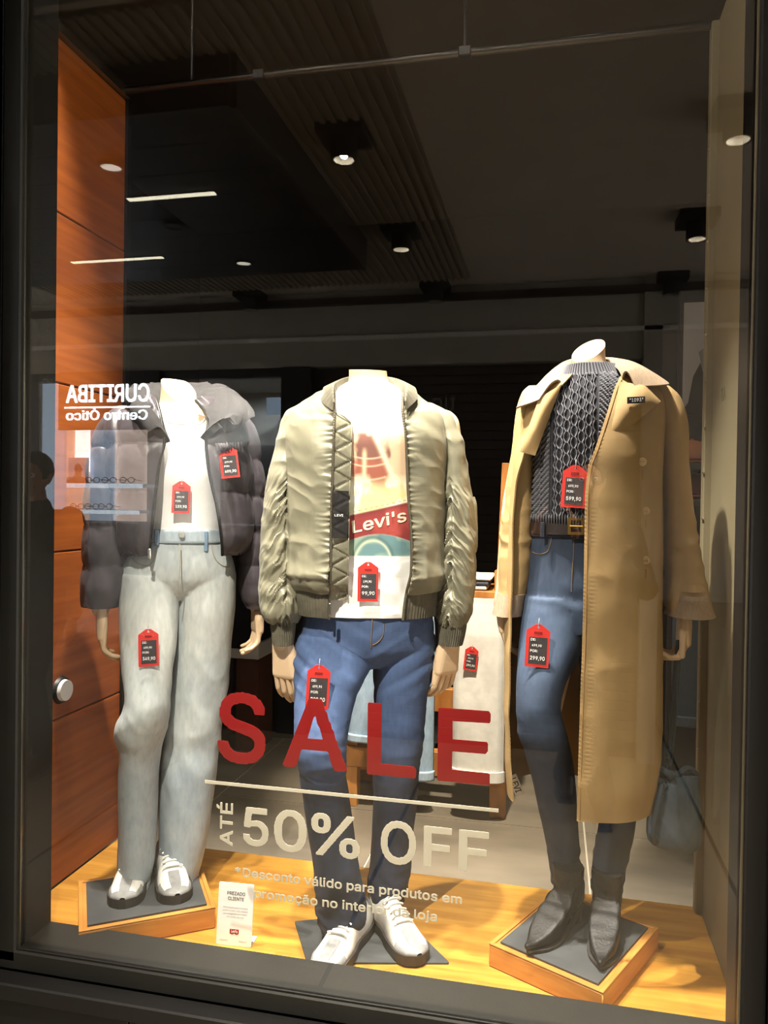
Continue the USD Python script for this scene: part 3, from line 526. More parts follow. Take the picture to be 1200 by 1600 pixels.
def price_tag(label, mesh, man, px, py, w, h, lines, tilt=0.0, lean=0.0, out=.008):
    """A hanging red price card. px, py: its middle; w, h in metres."""
    hit = [x for x in (surf_t(mesh, man, px+dx, py+dy) for dx in (-12, 0, 12) for dy in (-24, 0, 24)) if x is not None]
    tt = max((x-man.o) @ man.n for x in hit) + out; L = man.A(px, py, tt); ca, sa = math.cos(tilt), math.sin(tilt)
    ex = man.s*ca + zz*sa; ey = (zz*ca - man.s*sa)*math.cos(lean) + man.n*math.sin(lean); ez = np.cross(ex, ey); ez = ez if ez @ man.n > 0 else -ez; o = man.W(L)
    fr = lambda m, d: framed(m, o + ez*d, ex, ey, ez); k = w*.28; q = thing('price_tag', label, 'price tag', o - ey*h/2)
    poly = Polygon([(-w/2, -h/2), (w/2, -h/2), (w/2, h/2-k), (w/2-k, h/2-k*.25), (w*.12, h/2), (-w*.12, h/2), (-w/2+k, h/2-k*.25), (-w/2, h/2-k)]).difference(Point(0, h/2-w*.13).buffer(w*.05))
    put(q, 'card', fr(plate(poly, .0012), 0), TAGR); put(q, 'dark_panel', fr(plate(sbox(-w*.36, -h*.43, w*.40, h*.20), .0004), .0012), TAGD)
    lg = Polygon([(-w*.17, h*.27), (-w*.06, h*.27), (0, h*.262), (w*.06, h*.27), (w*.17, h*.27), (w*.17, h*.33), (-w*.17, h*.33)]); put(q, 'logo', fr(plate(lg, .0004), .0012), TAGLOGO)
    ys = (.115, -.02, -.15, -.33); hs = (.055, .055, .055, .085); xs = (-.31, -.25, -.31, -.31); wd = (None, .42, None, .64)
    for tx, y, hh, x, ww in zip(lines, ys, hs, xs, wd):
        m = lettering(tx, h*hh, .0004, True, w*ww if ww else None); m.apply_translation((w*x, h*y, 0)); put(q, 'print_line', fr(m, .0016), TAGW)
    a = o + ey*(h/2-w*.13); put(q, 'loop', tube(curve([a + ez*.003, a + ey*w*.22 + ez*.004, a + ey*w*.38 - ez*.004], 10), .0009, 6), STRING)
    return q
def bandseam(m): return m

# ------------------------------------------------------------------ shoes and boots
def footframe(man, toe, z, head):
    """toe: pixel under the tip; head: turn of the toes from straight ahead."""
    p = atZ(*toe, z); d = man.n*math.cos(head) + man.s*math.sin(head); return p, d, np.cross(zz, d)
def place(mesh, p, d, l):
    m = tri(mesh).copy(); v = np.asarray(m.vertices); m.vertices = p + v[:, :1]*d + v[:, 1:2]*l + v[:, 2:]*zz; return m
def sneaker(man, label, toe, z, head, laces=True):
    p, d, l = footframe(man, toe, z, head); L = .285; x = lambda u: -L*(1-u)
    pw = PchipInterpolator([0, .08, .25, .45, .65, .82, .94, 1.0], [.012, .032, .037, .036, .045, .046, .034, .006])
    U = np.linspace(0, 1, 40); out = Polygon(np.r_[np.stack([x(U), pw(U)+.003], 1), np.stack([x(U), -pw(U)-.003], 1)[::-1]]).buffer(.003)
    q = thing('sneaker', label, 'shoe', p + d*x(.5)); so = plate(out, .026); put(q, 'sole', place(so, p, d, l), SOLE)
    ph = PchipInterpolator([0, .1, .22, .38, .55, .72, .88, 1.0], [.075, .092, .088, .094, .078, .056, .044, .03])
    def up(u0, u1, g, a0=0.0, a1=PI, nu=36, nv=26):
        u = np.linspace(u0, u1, nu)[:, None]; a = np.linspace(a0, a1, nv)[None]; w, h = pw(u)+g, ph(u)-.022+g
        cs, sn = np.cos(a), np.sin(a); return np.stack([x(u)+g*(u > .9)+0*a, w*np.sign(cs)*np.abs(cs)**(.8), .022 + h*np.abs(sn)**(.75)], -1)
    put(q, 'upper', place(sheet(up(.012, .995, 0), False, 0), p, d, l), SHOEW)
    put(q, 'toe_overlay', place([sheet(up(.80, .997, .0018, 0, .62*1.0), False, 0), sheet(up(.80, .997, .0018, PI-.62, PI), False, 0), sheet(up(.92, .999, .002, .3, PI-.3), False, 0), sheet(up(.70, .95, .0022, PI/2-.26, PI/2+.26), False, 0)], p, d, l), SHOEG, label='grey suede toe overlay')
    put(q, 'heel_tab', place(sheet(up(.01, .12, .0018, .4, PI-.4), False, 0), p, d, l), SHOEG)
    put(q, 'tongue', place(sheet(up(.36, .66, .004, PI/2-.33, PI/2+.33), False, .003), p, d, l), SHOEW)
    for k in range(5):
        u = .42 + .06*k; G = up(u, u+.001, .0075, PI/2-.5, PI/2+.5, 2, 9)[0]; put(q, 'lace', place(tube(G, .0028, 6), p, d, l), LACE)
    G = up(.42, .421, .006, PI/2-.6, PI/2+.6, 2, 9)[0]
    for sg in (1, -1):
        w = np.linspace(0, 2*PI, 13); b = np.stack([x(.42)+.006*np.sin(2*w)-.004, sg*(.014+.014*np.cos(w)), .094-.004*np.abs(np.cos(w))+.010*np.sin(w)], 1); put(q, 'lace_bow', place(tube(b, .002, 6), p, d, l), LACE)
    return q
def boot(man, label, toe, z, head, shaft, tilt=0.0):
    p, d, l = footframe(man, toe, z, head); L = .27; q = thing('ankle_boot', label, 'boot', p - d*L*.5); S = []
    sec = [(0, .004, .010, .014), (-.02, .014, .022, .013), (-.06, .032, .040, .012), (-.11, .040, .062, .022), (-.16, .036, .088, .040), (-.20, .033, .11, .05), (-.255, .022, .11, .052)]
    fs = [m3d.Manifold.batch_hull([sph((a, s*max(w-.008, .001), zc+.008+o), .008, 12) for (a, w, zt, zc) in (s1, s2) for s in (-1, 1) for o in (0, max(zt-zc-.012, 0.0))]) for s1, s2 in zip(sec, sec[1:])]
    Lp = (p - man.o); 
    sh = [(np.array([-.205, 0, .075]), .038), (np.array([-.205, 0, .10]), .039), (np.array([-.203, 0, .16]), .043)]
    for (a, ra), (b, rb) in zip(sh, sh[1:]): fs.append(m3d.Manifold.batch_hull([m3d.Manifold.cylinder(.004, r_, r_, 28).translate([float(x) for x in a_]) for a_, r_ in ((a, ra), (b, rb))]))
    M = union(fs).refine_to_length(.012); m = tri(M); m.merge_vertices(); trimesh.smoothing.filter_taubin(m, iterations=8); v = np.asarray(m.vertices)
    fold = np.exp(-((v[:, 0]+.16)/.05)**2)*np.exp(-((v[:, 2]-.09)/.05)**2)*.0035*np.sin(v[:, 0]*260+v[:, 2]*200); m.vertices = v + np.asarray(m.vertex_normals)*fold[:, None]
    put(q, 'upper', place(m, p, d, l), BOOT)
    U = np.array([0, .05, .2, .4, .6, .8, 1.0]); pwn = PchipInterpolator(U, [.003, .012, .034, .042, .036, .035, .012]); u = np.linspace(0, 1, 30); Vv = []; F = []
    zc = PchipInterpolator([0, .3, .6, .8, 1], [.012, .008, .022, .044, .046])(u)
    top = np.stack([np.r_[-L*u*.97, (-L*u*.97)[::-1]], np.r_[pwn(u), -pwn(u)[::-1]], np.r_[zc, zc[::-1]]], 1); n = len(top); bot = top - [0, 0, .007]
    F = [[i, i+1, n-2-i] for i in range(29)] + [[i, n-2-i, n-1-i] for i in range(29)]; F2 = [[a+n, c_+n, b+n] for a, b, c_ in F]; R = [[i, (i+1) % n, n+(i+1) % n] for i in range(n)] + [[i, n+(i+1) % n, n+i] for i in range(n)]
    put(q, 'sole', place(trimesh.Trimesh(np.vstack([top, bot]), np.array(F+F2+R), process=False), p, d, l), SOLE)
    put(q, 'heel', place(m3d.Manifold.batch_hull([m3d.Manifold.cylinder(.002, .027, .027, 20).translate([-.232, 0, .042]), m3d.Manifold.cylinder(.002, .02, .02, 20).translate([-.236, 0, 0.0])]), p, d, l), SOLE)
    return q

# ------------------------------------------------------------------ plinths
def plinth(label, corners, z0, z1):
    cs = np.array([atZ(px, py, z1)[:2] for px, py in corners]); ctr = cs.mean(0); e1 = (cs[1]-cs[0] + cs[2]-cs[3])/2; e2 = (cs[3]-cs[0] + cs[2]-cs[1])/2
    a = e1/np.linalg.norm(e1); b = np.array([-a[1], a[0]]); b = b if b @ e2 > 0 else -b; h1, h2 = np.linalg.norm(e1)/2, abs(e2 @ b)/2; fr = lambda m: framed(m, (*ctr, 0), (*a, 0), (*b, 0), (0, 0, 1))
    q = thing('plinth', label, 'plinth', (*ctr, z0)); put(q, 'box', fr(bx(-h1, h1, -h2, h2, z0, z1-.004, .003)), PLINTHWOOD)
    for x0, x1, y0, y1 in ((-h1, h1, -h2, -h2+.012), (-h1, h1, h2-.012, h2), (-h1, -h1+.012, -h2+.012, h2-.012), (h1-.012, h1, -h2+.012, h2-.012)): put(q, 'edging', fr(bx(x0, x1, y0, y1, z1-.004, z1, .001)), PLINTHWOOD)
    put(q, 'mat', fr(bx(-h1+.022, h1-.022, -h2+.022, h2-.022, z1-.003, z1+.003, .001)), MATT, label='charcoal mat on top')
ZB = ZP + .062
plinth('low wooden plinth with charcoal mat under the white sneakers at the left', [(125, 1372), (120, 1452), (341, 1420), (312, 1350)], ZP, ZB)
plinth('low wooden plinth with charcoal mat under the dark ankle boots', [(866, 1396), (748, 1478), (958, 1545), (1026, 1442)], ZP, ZB)
cs = np.array([atZ(px, py, ZP)[:2] for px, py in ((463, 1443), (478, 1512), (699, 1506), (620, 1428))]); a = cs[2]-cs[1]; a /= np.linalg.norm(a)
solo('floor_mat', plate(Polygon([cs[0], cs[1]+[.0, .02], cs[2], cs[3]]).buffer(.004), .005).apply_translation((0, 0, ZP)), MATT, 'charcoal floor mat under the white sneakers of the middle mannequin', 'mat')

# ================================================================== LEFT MANNEQUIN: puffer jacket, white tank top, pale wide jeans
m1 = Man(-1.19, .42); A1 = m1.A
tank_rows = [(640, 246, 326, .07, .085), (655, 228, 345, .085, .10), (690, 222, 350, .11, .11), (740, 224, 348, .122, .11), (790, 230, 345, .105, .105), (832, 231, 345, .10, .10)]
hip1 = [(826, 234, 343, .104, .104), (850, 214, 354, .108, .11), (875, 192, 364, .11, .12), (898, 188, 368, .106, .122), (918, 200, 352, .085, .11), (936, 236, 322, .05, .09)]
body(m1, 'mannequin', 'beige headless mannequin with slanted neck cut, dressed in the dark puffer jacket',
     [(590, 252, 307, .054, .058), (625, 250, 307, .054, .058), (642, 244, 318, .06, .07), (655, 222, 345, .07, .08)],
     [(650, 235, 338, .065, .08), (668, 214, 358, .08, .09), (700, 228, 346, .10, .10), (740, 230, 342, .112, .10), (800, 238, 338, .09, .09), (840, 240, 336, .085, .09), (880, 225, 335, .08, .085), (900, 235, 325, .06, .07)],
     [[(195, 672, -.02, .05), (172, 800, -.02, .042), (156, 920, .0, .030), (157, 952, .005, .026)], [(370, 672, -.05, .05), (392, 800, -.05, .042), (401, 920, -.04, .030), (402, 948, -.035, .025)]],
     [[(232, 900, 0, .075), (226, 1110, .085, .05), (205, 1345, .03, .035)], [(320, 900, 0, .075), (305, 1110, .0, .05), (283, 1335, .01, .035)]],
     [dict(w=A1(158, 951, .005), phi=-.15, side=1, curl=(.75, .7, .7, .7), k=.92, down=(-.06, .05, -1), thumb=.12), dict(w=A1(402, 944, -.035), phi=PI-.25, side=-1, curl=(.75, .7, .7, .7), k=.92, down=(.04, .06, -1), thumb=.1)],
     ((279, 607, 0), (.30, .62, .80)))
zc = A1(285, 668, .09)[2]
pr, lo, hi = m1.prof(tank_rows); TH = np.linspace(-PI, PI, 96, endpoint=False)[None]; v = np.linspace(0, 1, 50)[:, None]
zt = hi - .055*np.exp(-(np.abs(TH)/.62)**4) - .03*np.exp(-((np.abs(TH)-PI)/.6)**4) - .10*np.exp(-((np.abs(TH)-PI/2)/.5)**4); Z = zt + v*(lo-zt); G = ringpts(pr, Z, TH + 0*v, 2.2)
G = G + gnormals(G, True)*((.004*nz(G, (16, 16, 4), 7) + .003)*np.clip((zt-Z)/.05, 0, 1))[..., None]
tank = m1.Wm(sheet(G, True, .003)); q = thing('tank_top', 'white ribbed tank top under the dark puffer jacket', 'tank top', (*m1.o[:2], lo)); put(q, 'body', tank, WHITEC)
put(q, 'neck_binding', tube(m1.W(np.vstack([G[0], G[0][:1]]) + [0, 0, .001]), .0028, 6), WHITEC)
legL = [(895, 187, 284, .10, .11, .0), (945, 186, 280, .10, .105, .02), (1000, 187, 277, .095, .10, .045), (1050, 190, 269, .09, .095, .07), (1090, 194, 265, .085, .09, .09), (1114, 190, 263, .085, .09, .095), (1130, 181, 261, .085, .095, .085), (1148, 179, 258, .085, .1, .072), (1165, 184, 254, .082, .1, .058), (1200, 185, 248, .085, .1, .04), (1260, 184, 247, .09, .105, .03), (1330, 183, 243, .10, .11, .03), (1378, 183, 234, .10, .11, .035)]
legR = [(895, 270, 369, .10, .12, -.01), (945, 276, 367, .10, .11, -.01), (1000, 274, 362, .09, .105, -.01), (1060, 268, 357, .085, .10, -.01), (1110, 264, 351, .08, .095, -.005), (1150, 258, 344, .08, .095, -.005), (1200, 251, 338, .085, .095, .0), (1250, 248, 332, .09, .10, .0), (1320, 247, 322, .095, .105, .0), (1368, 249, 309, .095, .105, .0)]
zk = A1(230, 1125)[2]; zh = A1(280, 860)[2]
wr = lambda v: .010*nz(v, (7, 7, 3.2), 11) + .006*ridge(v + np.stack([v[:, 2]*.4, 0*v[:, 0], 0*v[:, 0]], 1), (12, 12, 7), 5)*np.exp(-((v[:, 2]-zk)/.18)**2) + .004*nz(v, (30, 30, 12), 2)
J1, J1m = jeans(m1, 'pale stonewashed wide leg jeans on the left mannequin', hip1, legL, legR, D1, wr, zk, zh, .45, .9, [(826, 234, 343, .106, .106), (846, 222, 351, .108, .11)],
    (284, 836, .116), ((245, 828, 852, .10), (322, 830, 862, .10)), [(281, 850, .125), (281, 880, .13), (280, 905, .128), (277, 930, .118)], seam=SEAML)
for pts in ([(205, 868, .09), (215, 880, .105), (230, 884, .115), (240, 876, .12), (244, 858, .117)], [(330, 850, .10), (334, 868, .105), (345, 882, .095), (358, 886, .07)]):
    put(J1, 'pocket_seam', tube(curve([surf_t(J1m, m1, a, b) + m1.n*.001 for a, b, _ in pts], 20), .0018, 6), SEAML)
for leg, k in ((legL, -1), (legR, 1)):
    py, l, r, bf, bb, t0 = leg[-1]; z = A1((l+r)/2, py, t0)[2]; put(J1, 'hem_band', loft(m1, [(*leg[-1][:1], l, r, bf, bb, t0), (py-9, l, r, bf, bb, t0)], 5, 60, 2.1, grow=.004, thick=.003), D1, attr={'fade': np.full(5*60*2, .75)})
def quilt(Z, seams, h):
    s = np.array(sorted(seams)); i = np.clip(np.searchsorted(s, Z)-1, 0, len(s)-2); f = np.clip((Z-s[i])/(s[i+1]-s[i]), 0, 1); return h*np.sin(PI*f)**.5, np.minimum(f, 1-f)*(s[i+1]-s[i])
jr = [(628, 232, 330, .07, .085), (645, 196, 362, .095, .105), (662, 176, 374, .12, .12), (690, 168, 382, .145, .13), (770, 172, 388, .16, .14), (830, 178, 387, .16, .14), (864, 183, 381, .14, .125)]
EL1 = [(628, 246), (660, 253), (690, 257), (720, 250), (773, 243), (823, 238), (864, 234)]; ER1 = [(628, 312), (655, 326), (687, 321), (720, 323), (760, 330), (793, 338), (864, 347)]
zsm = [A1(280, y, .12)[2] for y in (864, 768, 694, 640, 560)]
def dj(G, U, Z):
    h, d = quilt(Z, zsm, .019); e = np.minimum(U, 1-U); h = h*np.clip(e/.03, .25, 1); yoke = .012*np.exp(-((G[..., 0]-A1(188, 740)[0])/.006)**2)*(G[..., 1] > 0)
    return h + .006*ridge(G, (34, 34, 9), 3)*np.exp(-d/.028) + .004*nz(G, (24, 24, 24), 8) - yoke - .010*np.exp(-e/.01)*0 + .006*nz(G, (8, 8, 8), 1)
q = thing('puffer_jacket', 'dark grey quilted puffer jacket worn open on the left mannequin', 'jacket', (*m1.o[:2], A1(280, 864)[2])); PJ = q
pj = open_front(m1, jr, EL1, ER1, 150, 200, 2.3, dj, .012); put(q, 'body', pj, PUFF)
def dsl(seams, seed):
    zs_ = [A1(170, y, 0)[2] for y in seams]
    def f(G, TH, Z):
        h, d = quilt(Z, zs_, .014); return h + .007*ridge(G, (30, 30, 10), seed)*np.exp(-d/.03) + .004*nz(G, (22, 22, 22), seed+3)
    return f
slL = [(640, 190, 214, .03, .05, -.02), (652, 172, 217, .05, .07, -.02), (672, 157, 218, .07, .08, -.02), (705, 146, 216, .078, .085, -.02), (760, 138, 214, .08, .085, -.015), (820, 136, 206, .078, .08, -.01), (870, 135, 197, .072, .075, -.005), (915, 133, 190, .068, .07, 0), (947, 132, 182, .055, .06, .005)]
slR = [(640, 348, 366, .03, .05, -.05), (652, 346, 380, .05, .07, -.05), (672, 350, 393, .07, .08, -.05), (705, 358, 402, .075, .085, -.05), (760, 368, 408, .078, .085, -.05), (830, 372, 411, .075, .08, -.05), (880, 374, 411, .07, .075, -.045), (920, 380, 411, .065, .07, -.04), (948, 386, 411, .052, .06, -.035)]
put(q, 'sleeve', loft(m1, slL, 110, 96, 2.1, disp=dsl((947, 882, 820, 755, 700, 620), 5), thick=.008), PUFF); put(q, 'sleeve', loft(m1, slR, 110, 96, 2.1, disp=dsl((948, 885, 828, 772, 712, 630), 9), thick=.008), PUFF)
# collar: one soft band from the right lapel round the back of the neck to the left lapel
cu = np.linspace(0, 1, 70); inn = curve([A1(322, 690, .135), A1(330, 668, .12), A1(322, 645, .06), A1(300, 630, -.06), A1(275, 628, -.085), A1(250, 630, -.06), A1(240, 650, .05), A1(249, 672, .115), A1(256, 694, .135)], 70)
top = curve([A1(350, 668, .15), A1(386, 652, .12), A1(368, 628, .03), A1(335, 606, -.09), A1(280, 596, -.125), A1(232, 600, -.09), A1(208, 614, .02), A1(214, 640, .10), A1(244, 680, .145)], 70)
w = np.linspace(0, 1, 26)[:, None, None]; G = top[None]*(1-w) + inn[None]*w; G[..., 2] += .018*np.sin(PI*w[..., 0])*1; mid = (inn+top).mean(0)/2
d_ = (G - mid)*[1, 1, 0]; d_ /= np.linalg.norm(d_, axis=2, keepdims=True)+1e-9; G = G + d_*(.022*np.sin(PI*w) + (.012*nz(G, (22, 22, 10), 4))[..., None] + (.006*ridge(G, (30, 30, 12), 6))[..., None])
put(q, 'collar', m1.Wm(sheet(G, False, .022)), FLEECE, label='tall soft grey collar')
for E, t in ((EL1, 1), (ER1, -1)):
    pass
def edge_tube(man, rows, E, t_off, r, mat_, parent, name, n=70, py0=None, py1=None, nn=2.3, et=.12, ds=0.0):
    pr, lo, hi = man.prof(rows); e = man.edge(E, et); Z = np.linspace(hi, lo, n); q_ = pr(Z); a = (q_[:, 1]-q_[:, 0])/2; sc = (q_[:, 1]+q_[:, 0])/2; s = np.clip((e(Z)-sc)/a, -.999, .999)
    t = q_[:, 4] + q_[:, 2]*(1-np.abs(s)**nn)**(1/nn) + t_off; put(parent, name, tube(man.W(np.stack([e(Z)+ds, t, Z], 1)), r, 8), mat_); return np.stack([e(Z), t, Z], 1)
edge_tube(m1, jr, EL1, .004, .0045, BLACK, q, 'zipper'); edge_tube(m1, jr, ER1, .004, .0045, BLACK, q, 'zipper')
a = m1.W(A1(236, 857, .15)); put(q, 'zip_pull', bx(a[0]-.005, a[0]+.005, a[1]-.012, a[1]-.006, a[2]-.03, a[2], .002), CHROME, label='silver zip pull')
pk = patch(m1, [(336, 693, .17), (379, 690, .14), (381, 706, .14), (337, 708, .172)], 30, 12, .012, .006, lambda u, v_, G: .004*np.sin(u*60+3*nz(G, (40, 40, 40)))); put(q, 'chest_flap', pk, PUFF)
sneaker(m1, 'white sneaker with grey toe, the left one of the pair under the pale wide jeans', (191, 1420), ZB+.003, -.15)
sneaker(m1, 'white sneaker with grey toe, the right one of the pair under the pale wide jeans', (277, 1413), ZB+.003, .12)
price_tag('red price tag hanging on the white tank top', tank, m1, 283, 777, .052, .094, ('DE:', '199,90', 'POR:', '159,90'), -.03)
price_tag('tilted red price tag on the chest of the puffer jacket', pj, m1, 358, 722, .054, .094, ('DE:', '699,90', 'POR:', '499,90'), .13, 0, .004)
price_tag('red price tag on the thigh of the pale wide jeans', J1m, m1, 232, 1012, .056, .108, ('DE:', '499,90', 'POR:', '349,90'), .02)

# ================================================================== MIDDLE MANNEQUIN: olive bomber, printed tee, blue jeans
c2 = atY(577, 800, .42); m2 = Man(c2[0], .42); A2 = m2.A
tee_rows = [(600, 540, 612, .056, .07), (612, 520, 635, .07, .08), (628, 488, 664, .09, .095), (650, 470, 680, .105, .105), (700, 468, 682, .122, .11), (800, 470, 680, .12, .11), (900, 474, 676, .118, .115), (957, 472, 676, .118, .115)]
hip2 = [(935, 478, 670, .11, .112), (977, 473, 677, .112, .12), (1008, 468, 676, .106, .12), (1026, 490, 655, .08, .11), (1040, 530, 625, .05, .09)]
body(m2, 'mannequin', 'beige headless mannequin with level neck cut, dressed in the olive bomber jacket',
     [(570, 545, 604, .056, .06), (592, 545, 606, .056, .06), (605, 540, 613, .06, .068), (620, 520, 636, .07, .08)],
     [(615, 525, 630, .06, .075), (640, 490, 660, .075, .09), (680, 482, 668, .10, .10), (750, 484, 664, .105, .10), (850, 490, 660, .10, .10), (930, 492, 658, .09, .095), (970, 498, 650, .08, .095), (990, 515, 635, .06, .08)],
     [[(466, 668, -.02, .055), (440, 800, -.02, .045), (440, 950, .02, .032), (442, 1004, .03, .027)], [(690, 668, -.03, .055), (712, 800, -.03, .045), (706, 950, .01, .032), (703, 1004, .02, .027)]],
     [[(530, 1000, .0, .07), (503, 1170, .115, .055), (535, 1405, .085, .036)], [(630, 1000, -.02, .068), (618, 1170, -.01, .05), (600, 1370, -.025, .036)]],
     [dict(w=A2(442, 1006, .03), phi=-1.15, side=1, curl=(.45, .5, .5, .5), k=1.0, down=(.06, .05, -1), thumb=.18), dict(w=A2(703, 1000, .02), phi=PI+1.0, side=-1, curl=(.6, .62, .65, .65), k=1.0, down=(-.07, .05, -1), thumb=.15)],
     ((575, 579, 0), (.02, .12, 1)))
def teewr(G, TH, Z): return (.005*nz(G, (14, 14, 5), 21) + .004*ridge(G, (20, 20, 14), 3)*np.clip((A2(575, 860)[2]-Z)/.08, 0, 1))
pr, lo, hi = m2.prof(tee_rows); TH = np.linspace(-PI, PI, 420, endpoint=False)[None]; Z = np.linspace(hi, lo, 300)[:, None]; Z, TH = np.broadcast_arrays(Z, TH); G = ringpts(pr, Z, TH, 2.2); G = G + gnormals(G, True)*teewr(G, TH, Z)[..., None]
k = G.shape[0]*G.shape[1]; tee = m2.Wm(sheet(G, True, .003))
def paint(L):
    """The shirt's photo print: a blurred pocket and flames above a red woven tab, green cloth below. x, y run 0-1 over the print."""
    s0, s1 = A2(543, 800, .12)[0], A2(640, 800, .12)[0]; z0, z1 = A2(590, 670, .12)[2], A2(590, 870, .12)[2]; x = (L[:, 0]-s0)/(s1-s0); y = (z0-L[:, 2])/(z0-z1); C = np.tile(c(238, 236, 232), (len(L), 1))
    P = np.stack([x, y*2, 0*x], 1); n1, n2, n3 = meshkit.fbm(P*[3, 3, 1], 3, 1), meshkit.fbm(P*[6, 4, 1], 3, 5), meshkit.fbm(P*[2, 9, 1], 3, 9)
    def mixin(col, w): C[:] = C*(1-w[:, None]) + np.array(c(*col))*w[:, None]
    st = lambda a, b, q_: np.clip((q_-a)/(b-a), 0, 1)
    inside = (x > -.45) & (x < 1.25) & (L[:, 1] > 0); up = st(.0, .05, y)*(1-st(.42, .56, y + .16*(n1-.5)))
    mixin((214, 178, 140), up*.9); mixin((128, 84, 74), up*st(.46, .54, n1 + .25*np.exp(-((x-.35-.5*y)/.16)**2) - .25*np.exp(-((x-.72-.35*y)/.09)**2)))
    mixin((168, 96, 76), up*st(.22, .26, y)*(1-st(.40, .44, y))*(np.abs(x-.28) < .36)*.8); mixin((250, 226, 190), up*np.exp(-((x-.52-.9*(y-.15))/.05)**2)); mixin((246, 214, 170), up*np.exp(-((x-.26)/.03)**2)*st(.14, .2, y))
    for yy in (.205, .265, .37): mixin((240, 206, 176), .8*np.exp(-((y-yy-.03*np.sin(5*x))/.006)**2)*(x < .6))
    glow = st(.36, .5, y + .1*(n2-.5))*(1-st(.70, .74, y+.1*x)); mixin((246, 224, 160), glow); mixin((255, 250, 228), glow*st(.45, .6, n2)); mixin((206, 210, 168), glow*.7*np.exp(-((y-.63+.06*x)/.045)**2)*st(.4, .6, n3))
    ytop, ybot = .685-.115*x, .885-.06*np.sin(3.0*x); tab = st(-.006, .006, y-ytop)*st(-.006, .006, ybot-y); mixin((150, 58, 56), tab); mixin((176, 74, 66), tab*st(.4, .6, n2)); mixin((120, 50, 54), tab*np.exp(-((y-ytop)/.03)**2)*.8)
    mixin((70, 74, 60), np.exp(-((y-ytop+.022)/.004)**2)*(np.sin(70*x) > .2)*.7)
    low = st(-.006, .006, y-ybot)*(1-st(.99, 1.0, y)); mixin((150, 178, 160), low); mixin((110, 146, 150), low*st(.45, .6, n1)); r = np.hypot(x-.42, (y-1.06)*1.6); mixin((204, 214, 186), low*np.exp(-((r-.30)/.02)**2)); mixin((84, 112, 116), low*np.exp(-((r-.34)/.025)**2)*.7); mixin((170, 190, 130), low*np.exp(-((x+.02)/.1)**2)*.6)
    C[~(inside & (y > 0) & (y < 1))] = c(238, 236, 232); return C
col = paint(G.reshape(-1, 3)); q = thing('t_shirt', 'white t-shirt with red tab photo print under the olive bomber jacket', 't-shirt', (*m2.o[:2], lo)); put(q, 'body', tee, PRINT, attr={'paint': np.vstack([col, np.tile(c(238, 236, 232), (k, 1))])})
tt = PchipInterpolator(np.sort(Z[:, 0]), np.arange(300)[::-1])
def on_tee(mesh, p0, p1, hgt):
    m = tri(mesh); b = m.bounds; v = np.asarray(m.vertices); a, e = A2(*p0, .12), A2(*p1, .12); k_ = hgt/(b[1][1]-b[0][1]); d = (e-a); kx = np.linalg.norm(d[[0, 2]])/(b[1][0]-b[0][0]); ux = d/np.linalg.norm(d); s = a[0]+ux[0]*(v[:, 0]-b[0][0])*kx - ux[2]*(v[:, 1]-b[0][1])*k_*.4; z = a[2]+ux[2]*(v[:, 0]-b[0][0])*kx + (v[:, 1]-b[0][1])*k_
    q_ = pr(z); sc, aa = (q_[:, 0]+q_[:, 1])/2, (q_[:, 1]-q_[:, 0])/2; L = np.stack([s, q_[:, 4]+q_[:, 2]*(1-np.clip(np.abs((s-sc)/aa), 0, .99)**2.2)**(1/2.2), z], 1); w_ = teewr(L[None], None, z[None])[0]; L[:, 1] += w_ + .0012 + v[:, 2]; return m2.Wm(trimesh.Trimesh(L, m.faces, process=False))
def fine(t): t = tri(t).subdivide_to_size(.006) if False else tri(t); return t
ml = meshkit.text_mesh("Levi's", .03, .0006, True); vv, ff = trimesh.remesh.subdivide_to_size(ml.vertices, ml.faces, .006); put(q, 'print_letters', on_tee(trimesh.Trimesh(vv, ff), (551, 834), (636, 815), .036), mat('print_cream', c(238, 222, 196), .85), smooth=True)
legL = [(990, 466, 592, .10, .115, .0), (1040, 461, 580, .10, .11, .035), (1077, 460, 561, .095, .105, .065), (1120, 460, 548, .09, .10, .10), (1160, 463, 540, .088, .098, .125), (1182, 466, 539, .085, .098, .128), (1205, 470, 540, .08, .095, .112), (1253, 475, 546, .078, .09, .085), (1297, 481, 553, .078, .088, .075), (1373, 492, 563, .076, .082, .085), (1412, 495, 570, .076, .082, .09), (1450, 504, 566, .07, .075, .092)]
legR = [(990, 572, 679, .10, .12, -.02), (1040, 583, 677, .10, .11, -.02), (1087, 584, 668, .095, .105, -.015), (1153, 583, 660, .088, .10, -.01), (1203, 583, 653, .085, .095, -.01), (1258, 583, 651, .082, .09, -.015), (1297, 582, 646, .08, .088, -.02), (1350, 580, 641, .076, .082, -.025), (1385, 577, 634, .074, .08, -.028), (1412, 578, 625, .068, .074, -.03)]
zk = A2(505, 1180, .06)[2]; zh = A2(575, 960)[2]
def wr2(v):
    b = .006*nz(v, (8, 8, 4), 31) + .0035*nz(v, (26, 26, 12), 6); crotch = np.exp(-((v[:, 2]-A2(575, 1015)[2])/.10)**2); knee = np.exp(-((v[:, 2]-zk)/.10)**2); hem = np.exp(-((v[:, 2]-A2(530, 1425, .09)[2])/.10)**2)
    d = v[:, 2] - np.abs(v[:, 0])*.6; return b + .007*ridge(np.stack([d, 0*d, v[:, 1]*.3], 1), (26, 1, 6), 2)*crotch + .006*ridge(v, (10, 10, 22), 8)*knee + .008*ridge(v, (9, 9, 26), 4)*hem
J2, J2m = jeans(m2, 'mid blue straight jeans on the middle mannequin', hip2, legL, legR, D2, wr2, A2(505, 1140, .05)[2], zh, .10, 1.15, None, None, (), None)
sf = lambda m, man, pts, off=.001: [h + man.n*off for h in (surf_t(m, man, a, b) for a, b in pts) if h is not None]
